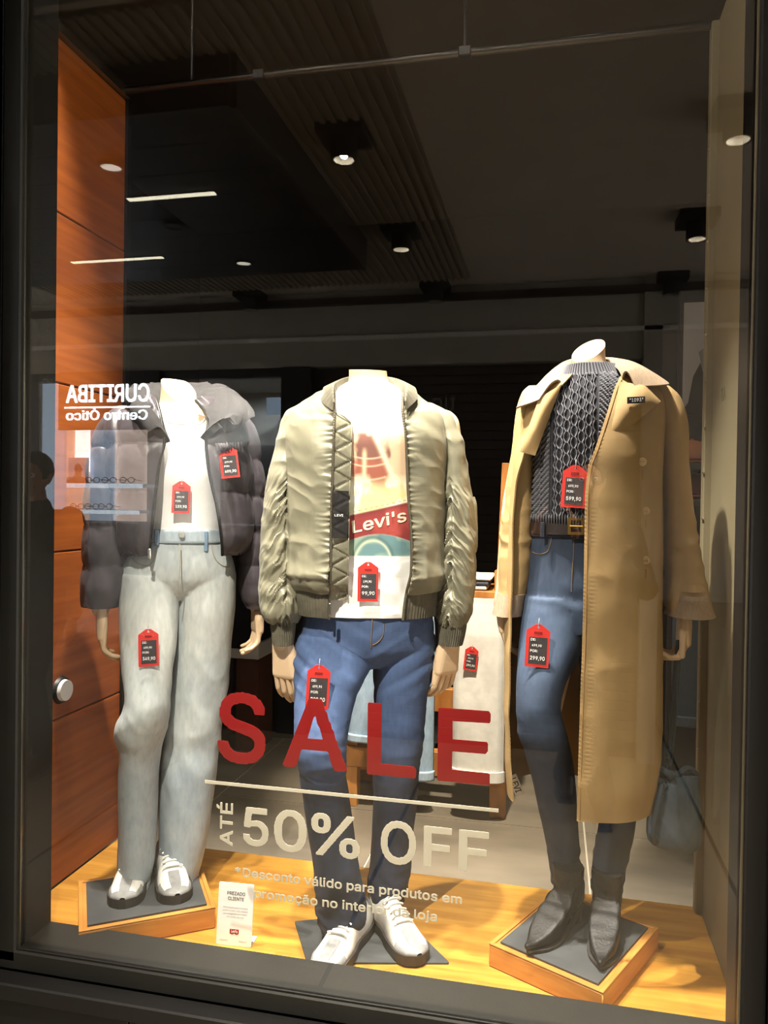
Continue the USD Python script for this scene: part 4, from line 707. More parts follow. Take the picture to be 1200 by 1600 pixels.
put(J2, 'fly_seam', tube(curve(sf(J2m, m2, [(582, 962), (581, 980), (580, 1000), (580, 1012)]), 14), .0017, 6), SEAM); put(J2, 'fly_seam', tube(curve(sf(J2m, m2, [(600, 975), (599, 990), (592, 1002), (582, 1008)]), 16), .0015, 6), SEAM)
for leg in (legL, legR):
    py, l, r, bf, bb, t0 = leg[-1]; put(J2, 'hem_band', loft(m2, [(py, l, r, bf, bb, t0), (py-9, l, r, bf, bb, t0)], 5, 60, 2.1, grow=.004, thick=.003), D2, attr={'fade': np.full(5*60*2, .35)})
br = [(606, 512, 640, .065, .085), (620, 490, 655, .085, .10), (634, 470, 674, .10, .11), (650, 452, 691, .12, .12), (690, 444, 698, .15, .13), (760, 444, 694, .162, .14), (830, 446, 694, .168, .145), (880, 450, 690, .170, .15), (905, 452, 687, .165, .145), (916, 455, 685, .145, .13)]
EL2 = [(606, 521), (650, 523), (693, 522), (793, 519), (893, 517), (957, 515)]; ER2 = [(606, 632), (640, 629), (677, 633), (760, 636), (793, 638), (860, 642), (893, 641), (916, 636), (957, 630)]
zb0 = A2(575, 900, .15)[2]
def db(G, U, Z):
    e = np.minimum(U, 1-U); puck = .0042*np.sin(Z*330 + 16*nz(G, (12, 12, 30), 3))*np.exp(-e/.010)*(.2+1.6*meshkit.fbm(G*[8, 8, 26], 2, 77)); fold = .010*nz(G, (6, 6, 3), 41) + .006*nz(G + np.stack([Z*.5, 0*Z, 0*Z], -1), (14, 14, 7), 44)
    hem = np.exp(-np.clip(Z-zb0, 0, 1)/.06); return puck + fold + .009*ridge(G, (24, 24, 6), 12)*hem*np.clip((Z-zb0)/.01+1.5, 0, 1) + .004*ridge(G + np.stack([Z*.8, 0*Z, 0*Z], -1), (12, 12, 12), 9) + .010*hem
q = thing('bomber_jacket', 'olive green satin bomber jacket worn open on the middle mannequin', 'jacket', (*m2.o[:2], A2(575, 957)[2])); BJ = q
bj = open_front(m2, br, EL2, ER2, 190, 240, 2.3, db, .006); put(q, 'body', bj, BOMB)
hr = [(906, 453, 687, .150, .135), (930, 456, 685, .148, .132), (957, 463, 683, .143, .13)]
ribd = lambda G, U, Z: .0008*np.sin(U*2*PI*95) + .004*nz(G, (12, 12, 6), 5)
put(q, 'hem_band', open_front(m2, hr, EL2, ER2, 14, 480, 2.3, ribd, .005), RIB)
def gath(th0, zt, seed):
    zt = A2(440, zt)[2]
    def f(G, TH, Z):
        a = np.abs(TH-th0); on = np.clip((zt-Z)/.06, 0, 1); env = np.exp(-a/.75)*on; Q = np.stack([Z*46 + a*4.2 + 3.0*nz(G, (9, 9, 12), seed), a*1.6, 0*Z], -1); ch = 1-np.abs(2*meshkit.fbm(Q, 2, seed+5)-1)*2.4; return .011*ch*env - .007*np.exp(-(a/.07)**2)*on + .008*nz(G, (7, 7, 5), seed+1) + .005*ridge(G, (12, 12, 14), seed+2)
    return f
sl2L = [(632, 468, 492, .03, .05, -.02), (642, 452, 492, .05, .07, -.02), (655, 443, 486, .07, .085, -.02), (693, 433, 476, .085, .09, -.02), (747, 420, 470, .088, .09, -.015), (827, 411, 470, .088, .088, -.005), (893, 408, 474, .084, .084, .005), (940, 407, 472, .08, .08, .015), (960, 412, 468, .07, .07, .02), (969, 421, 463, .05, .05, .022)]
sl2R = [(632, 656, 676, .03, .05, -.03), (642, 662, 694, .05, .07, -.03), (655, 672, 708, .07, .085, -.03), (693, 682, 724, .085, .09, -.03), (747, 685, 732, .088, .09, -.025), (800, 687, 738, .088, .088, -.02), (860, 686, 741, .086, .086, -.01), (910, 684, 741, .082, .082, 0), (950, 682, 737, .074, .074, .01), (974, 688, 726, .05, .05, .015)]
put(q, 'sleeve', loft(m2, sl2L, 190, 130, 2.1, disp=gath(.35, 730, 3), thick=.005), BOMB); put(q, 'sleeve', loft(m2, sl2R, 190, 130, 2.1, disp=gath(-.42, 740, 8), thick=.005), BOMB)
for rows in ([(960, 421, 463, .055, .055, .02), (985, 424, 461, .05, .05, .025), (1006, 427, 459, .047, .047, .03)], [(962, 685, 730, .055, .055, .012), (985, 685, 727, .052, .052, .016), (1006, 684, 722, .048, .048, .02)]):
    put(q, 'cuff', loft(m2, rows, 16, 240, 2.1, disp=lambda G, TH, Z: .0014*np.sin(TH*40), thick=.005), RIB)
put(q, 'sleeve_pocket', loft(m2, [(776, 716, 741, .035, .035, -.02), (790, 718, 744, .04, .04, -.02), (850, 718, 746, .04, .04, -.015), (862, 718, 744, .035, .035, -.015)], 20, 30, 3, disp=lambda G, TH, Z: .003*nz(G, (20, 20, 20)), cap=True), BOMB)
inn = curve([A2(634, 640, .12), A2(632, 622, .085), A2(620, 607, .02), A2(598, 600, -.06), A2(575, 598, -.075), A2(552, 600, -.06), A2(530, 607, .02), A2(521, 622, .085), A2(521, 642, .12)], 160)
top = curve([A2(633, 628, .125), A2(634, 604, .085), A2(624, 596, .01), A2(600, 590, -.07), A2(575, 588, -.085), A2(550, 590, -.07), A2(530, 597, .01), A2(521, 606, .085), A2(522, 630, .125)], 160)
outw = curve([A2(634, 640, .125), A2(652, 620, .075), A2(648, 606, .0), A2(604, 600, -.085), A2(575, 598, -.10), A2(546, 600, -.085), A2(506, 606, .0), A2(502, 624, .075), A2(521, 642, .125)], 160)
w = np.linspace(0, 1, 16)[:, None, None]; G = np.where(w < .5, inn[None]*(1-2*w) + top[None]*2*w, top[None]*(2-2*w) + outw[None]*(2*w-1)); G[..., 2] += .004*np.sin(PI*w[..., 0]); G[..., 1] += .001*np.sin(np.arange(160)*1.6)[None]
put(q, 'collar', m2.Wm(sheet(G[::-1], False, .002)), RIB, label='short ribbed knit collar')
zp = edge_tube(m2, br + hr[2:], EL2, .006, .0036, ZIP, q, 'zipper', 120); zq = edge_tube(m2, br + hr[2:], ER2, .006, .0036, ZIP, q, 'zipper', 120)
for Zc, sd in ((zp, 1), (zq, -1)):
    V = [m3d.Manifold.cube([.0055, .003, .0022], True).translate([float(x[0]), float(x[1]+.003), float(x[2])]) for x in curve(Zc, 90)]; put(q, 'zip_teeth', m2.Wm(tri(m3d.Manifold.compose(V))), ZIP, kind='stuff')
a = A2(515, 949, .16); put(q, 'zip_pull', m2.Wm(bx(a[0]-.005, a[0]+.005, a[1], a[1]+.006, a[2]-.022, a[2]+.012, .002)), CHROME, label='zip pull at the hem')
# quilted facing shown inside the turned front edge
nf, mf = 150, 22; eL = m2.edge(EL2, .12); Zf = np.linspace(A2(530, 645, .13)[2], A2(530, 938, .13)[2], nf); tz = PchipInterpolator(zp[::-1, 2], zp[::-1, 1]); wd = A2(546, 800, .13)[0]-A2(520, 800, .13)[0]; u = np.linspace(0, 1, mf)[None]; zf = Zf[:, None]
cap_ = np.clip((Zf[0]-zf)/.03, 0, 1)**.5; s = eL(zf) + .002 + wd*u*cap_; per = .026; sz = (zf % (2*per))/per; zig = np.abs(sz-1); dd = np.abs(u-zig); hq = .007*np.clip(dd/.25, 0, 1)**.5 - .002
Lf = np.stack([s+0*zf, tz(zf) - .006 - .020*u + hq + .004*nz(np.stack([s*60, zf*60+0*s, 0*s], -1), (1, 1, 1), 2), zf+0*u], -1)
put(q, 'quilted_facing', m2.Wm(sheet(Lf, False, .003)), BOMB); 
pts = Lf[:, -1] + [0, .002, 0]; put(q, 'facing_binding', tube(m2.W(pts), .0022, 6), BOMB)
i0, i1 = [int(np.argmin(np.abs(Zf-A2(530, y, .13)[2]))) for y in (768, 842)]; lab = Lf[i0:i1, 1:-1] + [0, .0035, 0]; lab = lab.copy(); lab[..., 1] = lab[..., 1].max(0, keepdims=True)*.5 + lab[..., 1]*.5 + .004; put(q, 'inner_label', m2.Wm(sheet(lab, False, .001)), DARKLABEL, label='black woven label')
mt = lettering('LEVI', .006, .0004, True, .024); cpt = lab[int((i1-i0)*.55), 2]; mt.vertices = np.stack([cpt[0]+mt.vertices[:, 0], cpt[1]+.003+mt.vertices[:, 2], cpt[2]+mt.vertices[:, 1]], 1); put(q, 'label_print', m2.Wm(mt), TAGW)
sneaker(m2, 'white sneaker with grey toe, turned right, in front of the middle mannequin', (655, 1508), ZP+.006, .42)
sneaker(m2, 'white sneaker half hidden by the black window sill, left foot of the middle mannequin', (500, 1530), ZP+.006, -.42)
price_tag('red price tag hanging at the hem of the printed t-shirt', tee, m2, 575, 909, .056, .108, ('DE:', '199,90', 'POR:', '99,90'), 0)
price_tag('red price tag on the mid blue jeans, above the letter A', J2m, m2, 497, 1073, .062, .118, ('DE:', '499,90', 'POR:', '299,90'), -.05)

# ================================================================== RIGHT MANNEQUIN: tan trench coat, cable sweater, dark skinny jeans, boots, denim bag
c3 = atY(912, 800, .47); m3 = Man(c3[0], .47); A3 = m3.A
sw_rows = [(584, 884, 968, .056, .066), (597, 868, 985, .075, .085), (622, 838, 1008, .10, .10), (660, 830, 1012, .122, .11), (740, 832, 1000, .132, .11), (790, 829, 988, .125, .11), (806, 828, 984, .122, .112), (820, 834, 980, .104, .10)]
hip3 = [(816, 830, 984, .098, .10), (870, 826, 1000, .105, .12), (944, 819, 1008, .105, .13), (985, 814, 1008, .10, .125)]
body(m3, 'mannequin', 'beige headless mannequin with tilted neck cut, dressed in the tan trench coat',
     [(520, 893, 946, .052, .056), (556, 893, 946, .052, .056), (575, 893, 951, .056, .06), (592, 880, 970, .066, .072)],
     [(588, 885, 966, .056, .066), (610, 856, 992, .075, .08), (650, 842, 1000, .10, .09), (740, 844, 988, .11, .09), (800, 846, 970, .09, .09), (850, 846, 978, .08, .09), (920, 846, 976, .075, .10), (950, 856, 965, .06, .08)],
     [[(836, 650, -.03, .05), (806, 790, -.03, .04), (790, 915, -.01, .028), (784, 945, 0, .024)], [(1022, 650, -.03, .05), (1058, 790, -.04, .042), (1072, 915, -.01, .029), (1070, 955, 0, .025)]],
     [[(868, 960, 0, .08), (846, 1130, .08, .045), (866, 1230, .025, .04), (884, 1345, -.02, .034)], [(960, 960, -.01, .08), (960, 1130, -.02, .05), (950, 1355, .0, .034)]],
     [dict(w=A3(782, 938, 0), phi=-.2, side=1, curl=(.6, .6, .6, .6), k=.9, down=(.03, .0, -1), thumb=.15), dict(w=A3(1070, 953, 0), phi=PI-.2, side=-1, curl=(1.15, 1.2, 1.2, 1.15), k=.95, down=(.0, .06, -1), thumb=.25)],
     ((919, 548, 0), (-.30, .52, .80)))
pr, lo, hi = m3.prof(sw_rows); TH = np.r_[np.linspace(-PI/2, PI/2, 460, endpoint=False), np.linspace(PI/2, 1.5*PI, 60, endpoint=False)][None]; Z = np.linspace(hi, lo, 400)[:, None]; Z, TH = np.broadcast_arrays(Z, TH); G = ringpts(pr, Z, TH, 2.2)
def knit(s, z, s0):
    """Cable knit relief 0-1: a honeycomb of linked ovals down the middle, twisted cables and a waving cable at the sides."""
    x = s - s0; p_, q_ = .0185, .030; col = np.floor(x/p_+.5); xm = x/p_-col; ph = (col % 2)*.5; zz_ = (z/q_+ph) % 1.0; w_ = .16 + .28*np.abs(np.sin(PI*zz_))
    cen = np.exp(-((np.abs(xm)-w_)/.12)**2)*(.6+.4*np.sin(2*PI*z/.004)**2)
    out = cen*(np.abs(x) < .056); ribs = .35*(.5+.5*np.sin(2*PI*x/.006))
    for xc, w2, per in ((-.075, .012, .03), (-.098, .012, .03), (.075, .012, .03), (.098, .012, .03), (-.150, .011, .028), (.150, .011, .028)):
        f = (z/per + (.5 if xc > 0 else 0)); d1 = x-xc; zig = (f % 1.0); line = (zig-.5)*w2*2.2*np.sign(xc)*-1; str_ = np.exp(-((d1-line)/(w2*.42))**2); f2 = (f+.5) % 1.0; line2 = (f2-.5)*w2*2.2*np.sign(xc)*-1
        out = np.maximum(out, np.maximum(str_, np.exp(-((d1-line2)/(w2*.42))**2))*(np.abs(d1) < w2)*(.85+.15*np.sin(2*PI*z/.005)))
    for xc, sg in ((-.125, 1), (.125, -1)): out = np.maximum(out, np.exp(-((x-xc-.009*np.sin(2*PI*z/.065)*sg)/.0055)**2))
    gap = (np.abs(x) > .056)*(out < .3); return np.where(gap, np.maximum(out, ribs*.6), out)
s0 = A3(897, 700, .12)[0]; R_ = knit(G[..., 0], G[..., 2], s0)*(np.abs(TH) < 1.7); edge_ = np.clip((hi-Z)/.01, 0, 1); ribz = np.clip((A3(900, 803, .12)[2]-Z)/.01, 0, 1); R_ = R_*(1-ribz) + ribz*(.5+.5*np.sin(G[..., 0]*2*PI/.007))
G2 = G + gnormals(G, True)*(.0062*R_*edge_ + .004*nz(G, (12, 12, 6), 3))[..., None]; sw = m3.Wm(sheet(G2, True, .004)); k = R_.size; rid = np.clip(R_*.9 + .25*nz(G*1.0, (150, 150, 150), 4), 0, 1)
q = thing('sweater', 'charcoal and grey cable knit sweater under the tan coat', 'sweater', (*m3.o[:2], lo)); put(q, 'body', sw, KNIT, attr={'ridge': np.r_[rid.ravel(), np.zeros(k)]})
cr = [(571, 884, 962, .058, .064), (580, 880, 968, .062, .07), (592, 876, 976, .070, .078)]
cg = loft(m3, cr, 14, 300, 2.1, disp=lambda G, TH, Z: .0022*np.sin(TH*62), thick=.005); TT = np.linspace(-PI, PI, 300, endpoint=False); put(q, 'collar_rib', cg, KNIT, attr={'ridge': np.r_[np.tile(.5+.45*np.sin(TT*62), 14), np.zeros(14*300)]}, label='ribbed crew neck')
legL = [(930, 819, 926, .10, .12, .005), (992, 812, 916, .098, .108, .03), (1030, 809, 902, .092, .10, .055), (1067, 807, 884, .086, .092, .078), (1105, 807, 876, .08, .085, .092), (1135, 808, 882, .075, .082, .09), (1172, 819, 892, .068, .08, .062), (1217, 831, 899, .064, .08, .03), (1262, 840, 902, .06, .074, .008), (1303, 850, 904, .054, .064, -.01), (1345, 859, 907, .048, .055, -.018), (1378, 862, 909, .046, .05, -.02)]
legR = [(930, 905, 1008, .10, .125, -.01), (1000, 902, 1008, .096, .11, -.01), (1100, 914, 1006, .08, .09, .0), (1200, 932, 1003, .066, .082, .0), (1253, 937, 997, .06, .076, 0), (1295, 933, 992, .055, .068, .0), (1345, 927, 980, .048, .056, .0), (1388, 924, 972, .046, .05, .0)]
zk = A3(845, 1120, .03)[2]; zh = A3(910, 840)[2]
def wr3(v): return .0035*nz(v, (10, 10, 5), 51) + .005*ridge(v, (9, 9, 20), 8)*(np.exp(-((v[:, 2]-A3(880, 1345)[2])/.06)**2) + .6*np.exp(-((v[:, 2]-zk+.03)/.08)**2) + .6*np.exp(-((v[:, 2]-A3(880, 930)[2])/.06)**2))
J3, J3m = jeans(m3, 'dark blue skinny jeans tucked above the ankle boots', hip3, legL, legR, D3, wr3, zk, A3(910, 900)[2], .12, .95, [(816, 829, 985, .10, .102), (838, 827, 988, .103, .108)], None, ((848, 816, 840, .10),), None, gr='')
sf3 = lambda pts: tube(curve(sf(J3m, m3, pts), 20), .0014, 6)
put(J3, 'pocket_seam', sf3([(832, 862), (842, 866), (855, 862), (860, 850), (862, 840)]), SEAM); put(J3, 'fly_seam', sf3([(897, 842), (896, 870), (894, 900), (893, 925)]), SEAM)
for l_ in (legL, legR):
    py, l, r, bf, bb, t0 = l_[-1]; put(J3, 'hem_band', loft(m3, [(py, l, r, bf, bb, t0), (py-8, l, r, bf, bb, t0)], 5, 50, 2.1, grow=.003, thick=.003), D3, attr={'fade': np.full(5*50*2, .2)})
q = thing('belt', 'dark brown leather belt with brass buckle on the dark skinny jeans', 'belt', (*m3.o[:2], A3(910, 836)[2])); put(q, 'strap', loft(m3, [(817, 827, 988, .110, .110), (834, 826, 990, .112, .114)], 8, 100, 2.2, grow=.003, thick=.003), BELT)
a = A3(900, 822, .122); r_ = lambda x0, x1, z0, z1: sbox(x0, z0, x1, z1); bk = plate(r_(-.019, .019, -.021, .021).buffer(.002).difference(r_(-.013, .013, -.0155, .0155)), .004)
put(q, 'buckle', m3.Wm(framed(bk, a, (1, 0, 0), (0, 0, 1), (0, 1, 0))), BRASS, label='square brass buckle'); put(q, 'buckle_prong', m3.Wm(tube([a + [-.016, .004, 0], a + [.018, .005, 0]], .0022, 8)), BRASS); put(q, 'belt_keeper', m3.Wm(bx(a[0]+.028, a[0]+.036, a[1]-.008, a[1]+.002, a[2]-.02, a[2]+.02, .002)), BELT)

# trench coat
cr_ = [(590, 866, 984, .07, .09), (602, 846, 1012, .10, .105), (622, 828, 1036, .12, .12), (660, 818, 1040, .15, .13), (733, 803, 1034, .175, .14), (830, 796, 1036, .18, .15), (950, 792, 1036, .185, .155), (1105, 790, 1036, .185, .16), (1200, 791, 1030, .185, .165), (1243, 794, 1022, .18, .165)]
EL3 = [(590, 886), (602, 876), (622, 858), (643, 846), (707, 820), (765, 804), (830, 800), (950, 797), (1105, 794), (1243, 799)]; ER3 = [(590, 968), (602, 962), (640, 950), (707, 928), (730, 919), (783, 914), (900, 912), (992, 910), (1105, 906), (1243, 902)]
ztop = A3(910, 640)[2]
def dc(G, U, Z):
    lowr = np.clip((ztop-Z)/.5, 0, 1); e = np.minimum(U, 1-U); stitch = .0012*np.sin(Z*2*PI/.011)*np.exp(-((e-.006)/.004)**2)
    return .026*nz(G, (8, 8, .9), 61)*lowr + .004*nz(G, (14, 14, 3), 64) + .0025*ridge(G, (9, 9, 7), 4) + stitch
q = thing('trench_coat', 'long tan cotton trench coat worn open on the right mannequin', 'coat', (*m3.o[:2], A3(910, 1243)[2])); TC = q
tc = open_front(m3, cr_, EL3, ER3, 220, 220, 2.5, dc, .004); put(q, 'body', tc, COAT)
def dsv(seed, zel):
    ze = A3(1060, zel)[2]
    def f(G, TH, Z): return .010*nz(G, (9, 9, 4), seed) + .007*ridge(G, (10, 10, 16), seed+1)*np.exp(-((Z-ze)/.12)**2) + .004*nz(G, (26, 26, 12), seed+2)
    return f
s3R = [(598, 998, 1026, .03, .05, -.03), (606, 1004, 1046, .055, .07, -.03), (627, 1014, 1063, .078, .09, -.03), (667, 1026, 1073, .088, .095, -.03), (733, 1030, 1077, .09, .095, -.035), (833, 1036, 1088, .09, .09, -.03), (897, 1038, 1098, .09, .09, -.015), (938, 1037, 1108, .09, .09, -.005), (950, 1038, 1112, .09, .09, .0)]
s3L = [(604, 826, 852, .03, .05, -.03), (614, 816, 856, .055, .07, -.03), (640, 808, 850, .078, .09, -.03), (690, 802, 846, .088, .095, -.03), (760, 792, 840, .09, .095, -.03), (870, 782, 834, .085, .09, -.02), (915, 780, 828, .082, .085, -.01), (948, 776, 820, .078, .08, .0)]
slv = loft(m3, s3R, 120, 100, 2.15, disp=dsv(71, 860), thick=.004); put(q, 'sleeve', slv, COAT); put(q, 'sleeve', loft(m3, s3L, 120, 100, 2.15, disp=dsv(81, 840), thick=.004), COAT)
put(q, 'cuff', loft(m3, [(926, 1046, 1104, .095, .095, 0), (944, 1042, 1111, .10, .10, .0), (960, 1038, 1117, .105, .105, .0)], 14, 90, 2.1, disp=lambda G, TH, Z: .004*nz(G, (14, 14, 8), 9), thick=.006), COATCOL, label='turned back taupe cuff')
put(q, 'cuff', loft(m3, [(925, 778, 826, .085, .085, 0), (958, 770, 820, .092, .092, .0)], 12, 80, 2.1, thick=.006), COATCOL, label='turned back taupe cuff')
put(q, 'cuff_strap', loft(m3, [(908, 1042, 1101, .094, .094, -.01), (920, 1042, 1104, .096, .096, -.008)], 6, 80, 2.1, disp=lambda G, TH, Z: .002*nz(G, (20, 20, 20), 2), thick=.006), COAT)
# collar: band round the neck falling open to both sides
inn = curve([A3(972, 590, .10), A3(966, 578, .07), A3(955, 570, .0), A3(935, 566, -.06), A3(915, 566, -.075), A3(896, 570, -.055), A3(884, 580, .0), A3(880, 592, .06), A3(878, 600, .09)], 60)
out_ = curve([A3(992, 603, .125), A3(1046, 599, .08), A3(1030, 588, -.02), A3(980, 580, -.11), A3(920, 578, -.13), A3(860, 590, -.10), A3(826, 616, -.02), A3(806, 637, .08), A3(842, 624, .125)], 60)
w = np.linspace(0, 1, 20)[:, None, None]; G = inn[None]*(1-w) + out_[None]*w; G[..., 2] += .024*np.sin(PI*w[..., 0]**.7) + .006*nz(G, (20, 20, 20), 3)*np.sin(PI*w[..., 0])
put(q, 'collar', m3.Wm(sheet(G, False, .005)), COATCOL, label='wide taupe turned down collar')
put(q, 'lapel', patch(m3, [(968, 596, .11), (1008, 602, .125), (1033, 627, .13), (926, 716, .168)], 40, 40, .022, .005, lambda u, v, G: .004*nz(G, (18, 18, 18), 5)), COAT)
put(q, 'lapel', patch(m3, [(842, 622, .12), (878, 600, .10), (836, 712, .13), (812, 706, .12)], 30, 40, .018, .005, lambda u, v, G: .003*nz(G, (18, 18, 18), 8)), COAT)
a = A3(994, 625, .158); lb = bx(-.022, .022, 0, .002, -.0085, .0085, .0008); rz = trimesh.transformations.rotation_matrix(.0, [0, 1, 0]); put(q, 'lapel_tab', m3.Wm(framed(lb, a, (1, 0, .03), (0, 1, 0), (-.03, 0, 1))), DARKLABEL, label='small black woven tab on the lapel')
tm = lettering('"1093"', .009, .0005, True, .034); tm.apply_translation((-.017, -.0045, 0)); put(q, 'tab_print', m3.Wm(framed(tm, a + [0, .0022, 0], (1, 0, .03), (-.03, 0, 1), (0, 1, 0))), TAGW)
for px, py in ((1004, 722), (1009, 799), (1009, 876)):
    o = surf_t(tc, m3, px, py); put(q, 'button', framed(tri(m3d.Manifold.cylinder(.005, .012, .010, 20) - m3d.Manifold.cylinder(.01, .0015, .0015, 8).translate([.003, 0, -.001]) - m3d.Manifold.cylinder(.01, .0015, .0015, 8).translate([-.003, 0, -.001])), o, m3.s, zz, m3.n), COAT)
    put(q, 'buttonhole', tube([o + zz*-.022 + m3.n*.001, o + zz*-.046 + m3.n*.001], .002, 6), COATTH)
for py in (760, 832, 904):
    o = m3.W(A3(813, py, .045)); put(q, 'button', framed(tri(m3d.Manifold.cylinder(.004, .008, .007, 16)), o, m3.n, zz, m3.s), COAT)
o = surf_t(tc, m3, 1037, 768)
edge_tube(m3, cr_, ER3, .003, .0013, COATTH, q, 'edge_stitching', 90, nn=2.5, ds=.008); 
a = A3(806, 1226, -.06); mt = lettering('LEVI', .018, .0006, True, .045); tape = bx(-.03, .03, 0, .0015, -.014, .014, .0006); ax = ((.42, 0, -.9), (0, 1, 0), (.9, 0, .42)); put(q, 'inner_tape', m3.Wm(framed(tape, a, *ax)), WHITEC, label='pale printed tape inside the hem'); mt.apply_translation((-.0225, -.009, .0018)); put(q, 'tape_print', m3.Wm(framed(mt, a, ax[0], ax[2], ax[1])), TAGD)
boot(m3, 'dark pointed ankle boot turned to the left, under the skinny jeans', (824, 1492), ZB+.003, -.50, None)
boot(m3, 'dark pointed ankle boot pointing at the window, under the trench coat', (938, 1518), ZB+.003, -.10, None)
price_tag('red price tag hanging on the cable knit sweater', sw, m3, 897, 760, .062, .112, ('DE:', '699,90', 'POR:', '599,90'), -.06)
price_tag('red price tag on the thigh of the dark skinny jeans', J3m, m3, 840, 1009, .062, .114, ('DE:', '499,90', 'POR:', '299,90'), -.04)

# denim bag in her hand
q = thing('shoulder_bag', 'grey blue denim shoulder bag hanging from the right mannequin hand', 'bag', A3(1050, 1312, .03))
def db_(G, TH, Z): return .010*nz(G, (9, 9, 7), 91) + .006*ridge(G, (14, 14, 10), 4)
bag = loft(m3, [(1208, 1030, 1089, .022, .022, .03), (1225, 1027, 1090, .04, .04, .03), (1260, 1020, 1093, .055, .055, .03), (1296, 1013, 1094, .06, .06, .03), (1314, 1016, 1090, .052, .052, .03), (1322, 1030, 1078, .03, .03, .03)], 60, 80, 2.6, disp=db_, cap=True)
bag = tri(bag); put(q, 'body', bag, DBAG, attr={'fade': np.clip(.45+1.2*nz(np.asarray(bag.vertices), (14, 14, 14), 5), 0, 1)})
strapm = lambda pts, r: tube([m3.W(A3(*p_)) for p_ in curve(pts, 30)], r, 8)
for dx in (0, 4): put(q, 'strap', strapm([(1060+dx*.3, 1000, .02), (1054+dx, 1060, .03), (1050+dx, 1120, .035), (1045+dx, 1180, .035), (1041+dx, 1206, .035)], .006), DBAG)
x = np.linspace(0, 1, 60); put(q, 'strap_wrap', tube([m3.W(A3(1045-2*t_ + 3*math.sin(t_*50), 1168+30*t_, .037+.006*math.cos(t_*50))) for t_ in x], .004, 6), DBAG)
for (px, py), r in (((1036, 1212), .024), ((1032, 1228), .017), ((1029, 1240), .013)):
    w = np.linspace(0, 2*PI, 30); ctr = A3(px, py, .065); put(q, 'knot', m3.Wm(tube(np.stack([ctr[0]+r*.75*np.cos(w), ctr[1]+.012*np.sin(2*w), ctr[2]+r*.6*np.sin(w)], 1), r*.38, 10)), DBAG)
put(q, 'side_strap', strapm([(1034, 1225, .075), (1027, 1262, .092), (1020, 1300, .09), (1024, 1316, .07)], .010), DBAG); put(q, 'top_strap', strapm([(1040, 1206, .05), (1058, 1210, .05), (1074, 1201, .045), (1088, 1212, .03)], .009), DBAG)

# ------------------------------------------------------------------ small standing sign on the display floor
a, b = atZ(338, 1474, ZP), atZ(393, 1480, ZP); ex = (b-a)/np.linalg.norm(b-a); wd = np.linalg.norm(b-a); hh = .165; nrm = np.array([ex[1], -ex[0], 0]); ey = zz*math.cos(.12) - nrm*math.sin(.12); ez = np.cross(ex, ey); ez = ez if ez @ nrm > 0 else -ez
q = thing('notice_stand', 'small white notice stand reading PREZADO CLIENTE on the display floor', 'notice stand', (a+b)/2); fr = lambda m, d=0: framed(m, a + ez*d, ex, ey, ez)
put(q, 'card', fr(plate(sbox(0, 0, wd, hh).buffer(-.004).buffer(.004), .003)), mat('white_acrylic', c(240, 238, 234), .3)); put(q, 'foot', framed(bx(0, wd, 0, .05, 0, .003, .0008), a, ex, -nrm, zz), WHITEPAINT)
INK = mat('grey_print', c(84, 84, 88), .6); INKL = mat('pale_print', c(168, 168, 172), .6)
def line(txt, y, h, w_, m_, bold=False, x=None):
    t = lettering(txt, h, .0004, bold, w_); t.apply_translation(((wd-w_)/2 if x is None else x, y, 0)); put(q, 'print_line', fr(t, .003), m_)
line('PREZADO', hh*.81, .0085, wd*.52, INK, True); line('CLIENTE', hh*.725, .0085, wd*.46, INK, True)
for y, t, w_ in ((.60, 'Informamos que os preços', .70), (.55, 'promocionais são válidos', .70), (.50, 'para pagamento à vista e', .68), (.45, 'no cartão da loja', .48)): line(t, hh*y, .0034, wd*w_, INKL)
bw = Polygon([(-.013, .007), (.013, .007), (.013, -.005), (.006, -.007), (0, -.004), (-.006, -.007), (-.013, -.005)]); lg = plate(bw, .0005); lg.apply_translation((wd/2, hh*.22, 0)); put(q, 'logo', fr(lg, .003), REDV); line("LEVI'S", hh*.215, .006, .02, TAGW, True, wd/2-.01) if False else None
t = lettering("Levi's", .007, .0004, True, .019); t.apply_translation((wd/2-.0095, hh*.22-.002, 0)); put(q, 'logo_print', fr(t, .0036), TAGW)
line('Gerente', hh*.07, .0032, wd*.22, INKL, False, wd*.10); line('Gerência', hh*.07, .0032, wd*.22, INKL, False, wd*.64)

# ------------------------------------------------------------------ wooden rack with hanging jeans in the shop
RK = thing('clothes_rack', 'orange wood display rack with crossbars holding folded jeans', 'rack', (-.55, 1.95, 0))
def bar(p0, p1, w=.03, d=.03): put(RK, 'beam', tube([p0, p1], [w*1.414]*2, 4), RACKWOOD)
bxr = lambda *a_: put(RK, 'beam', bx(*a_, .003), RACKWOOD)
bxr(-.275, -.20, 1.93, 2.0, 0, 1.08); bxr(-.99, -.92, 1.90, 1.97, 0, .62); bxr(-1.0, -.2, 1.97, 2.03, .16, .28); bxr(-.92, -.28, 2.0, 2.05, .47, .585)
put(RK, 'rack_top', bx(-.62, -.19, 1.91, 2.30, 1.045, 1.085, .004), RACKWOOD); bxr(-.275, -.20, 2.25, 2.32, 0, 1.045); bxr(-.99, -.92, 2.25, 2.32, 0, .62); bxr(-.27, -.2, 1.97, 2.03, 1.085, 1.18)
put(RK, 'upright_post', framed(bx(-.018, .018, -.018, .018, 0, .60, .002), (-.245, 2.02, 1.10), (1, 0, 0), (0, 1, 0), (.03, 0, 1)), RACKWOOD)
for x0, x1 in ((-1.04, -.86),): bxr(x0, x1, 1.89, 1.92, .20, .30)
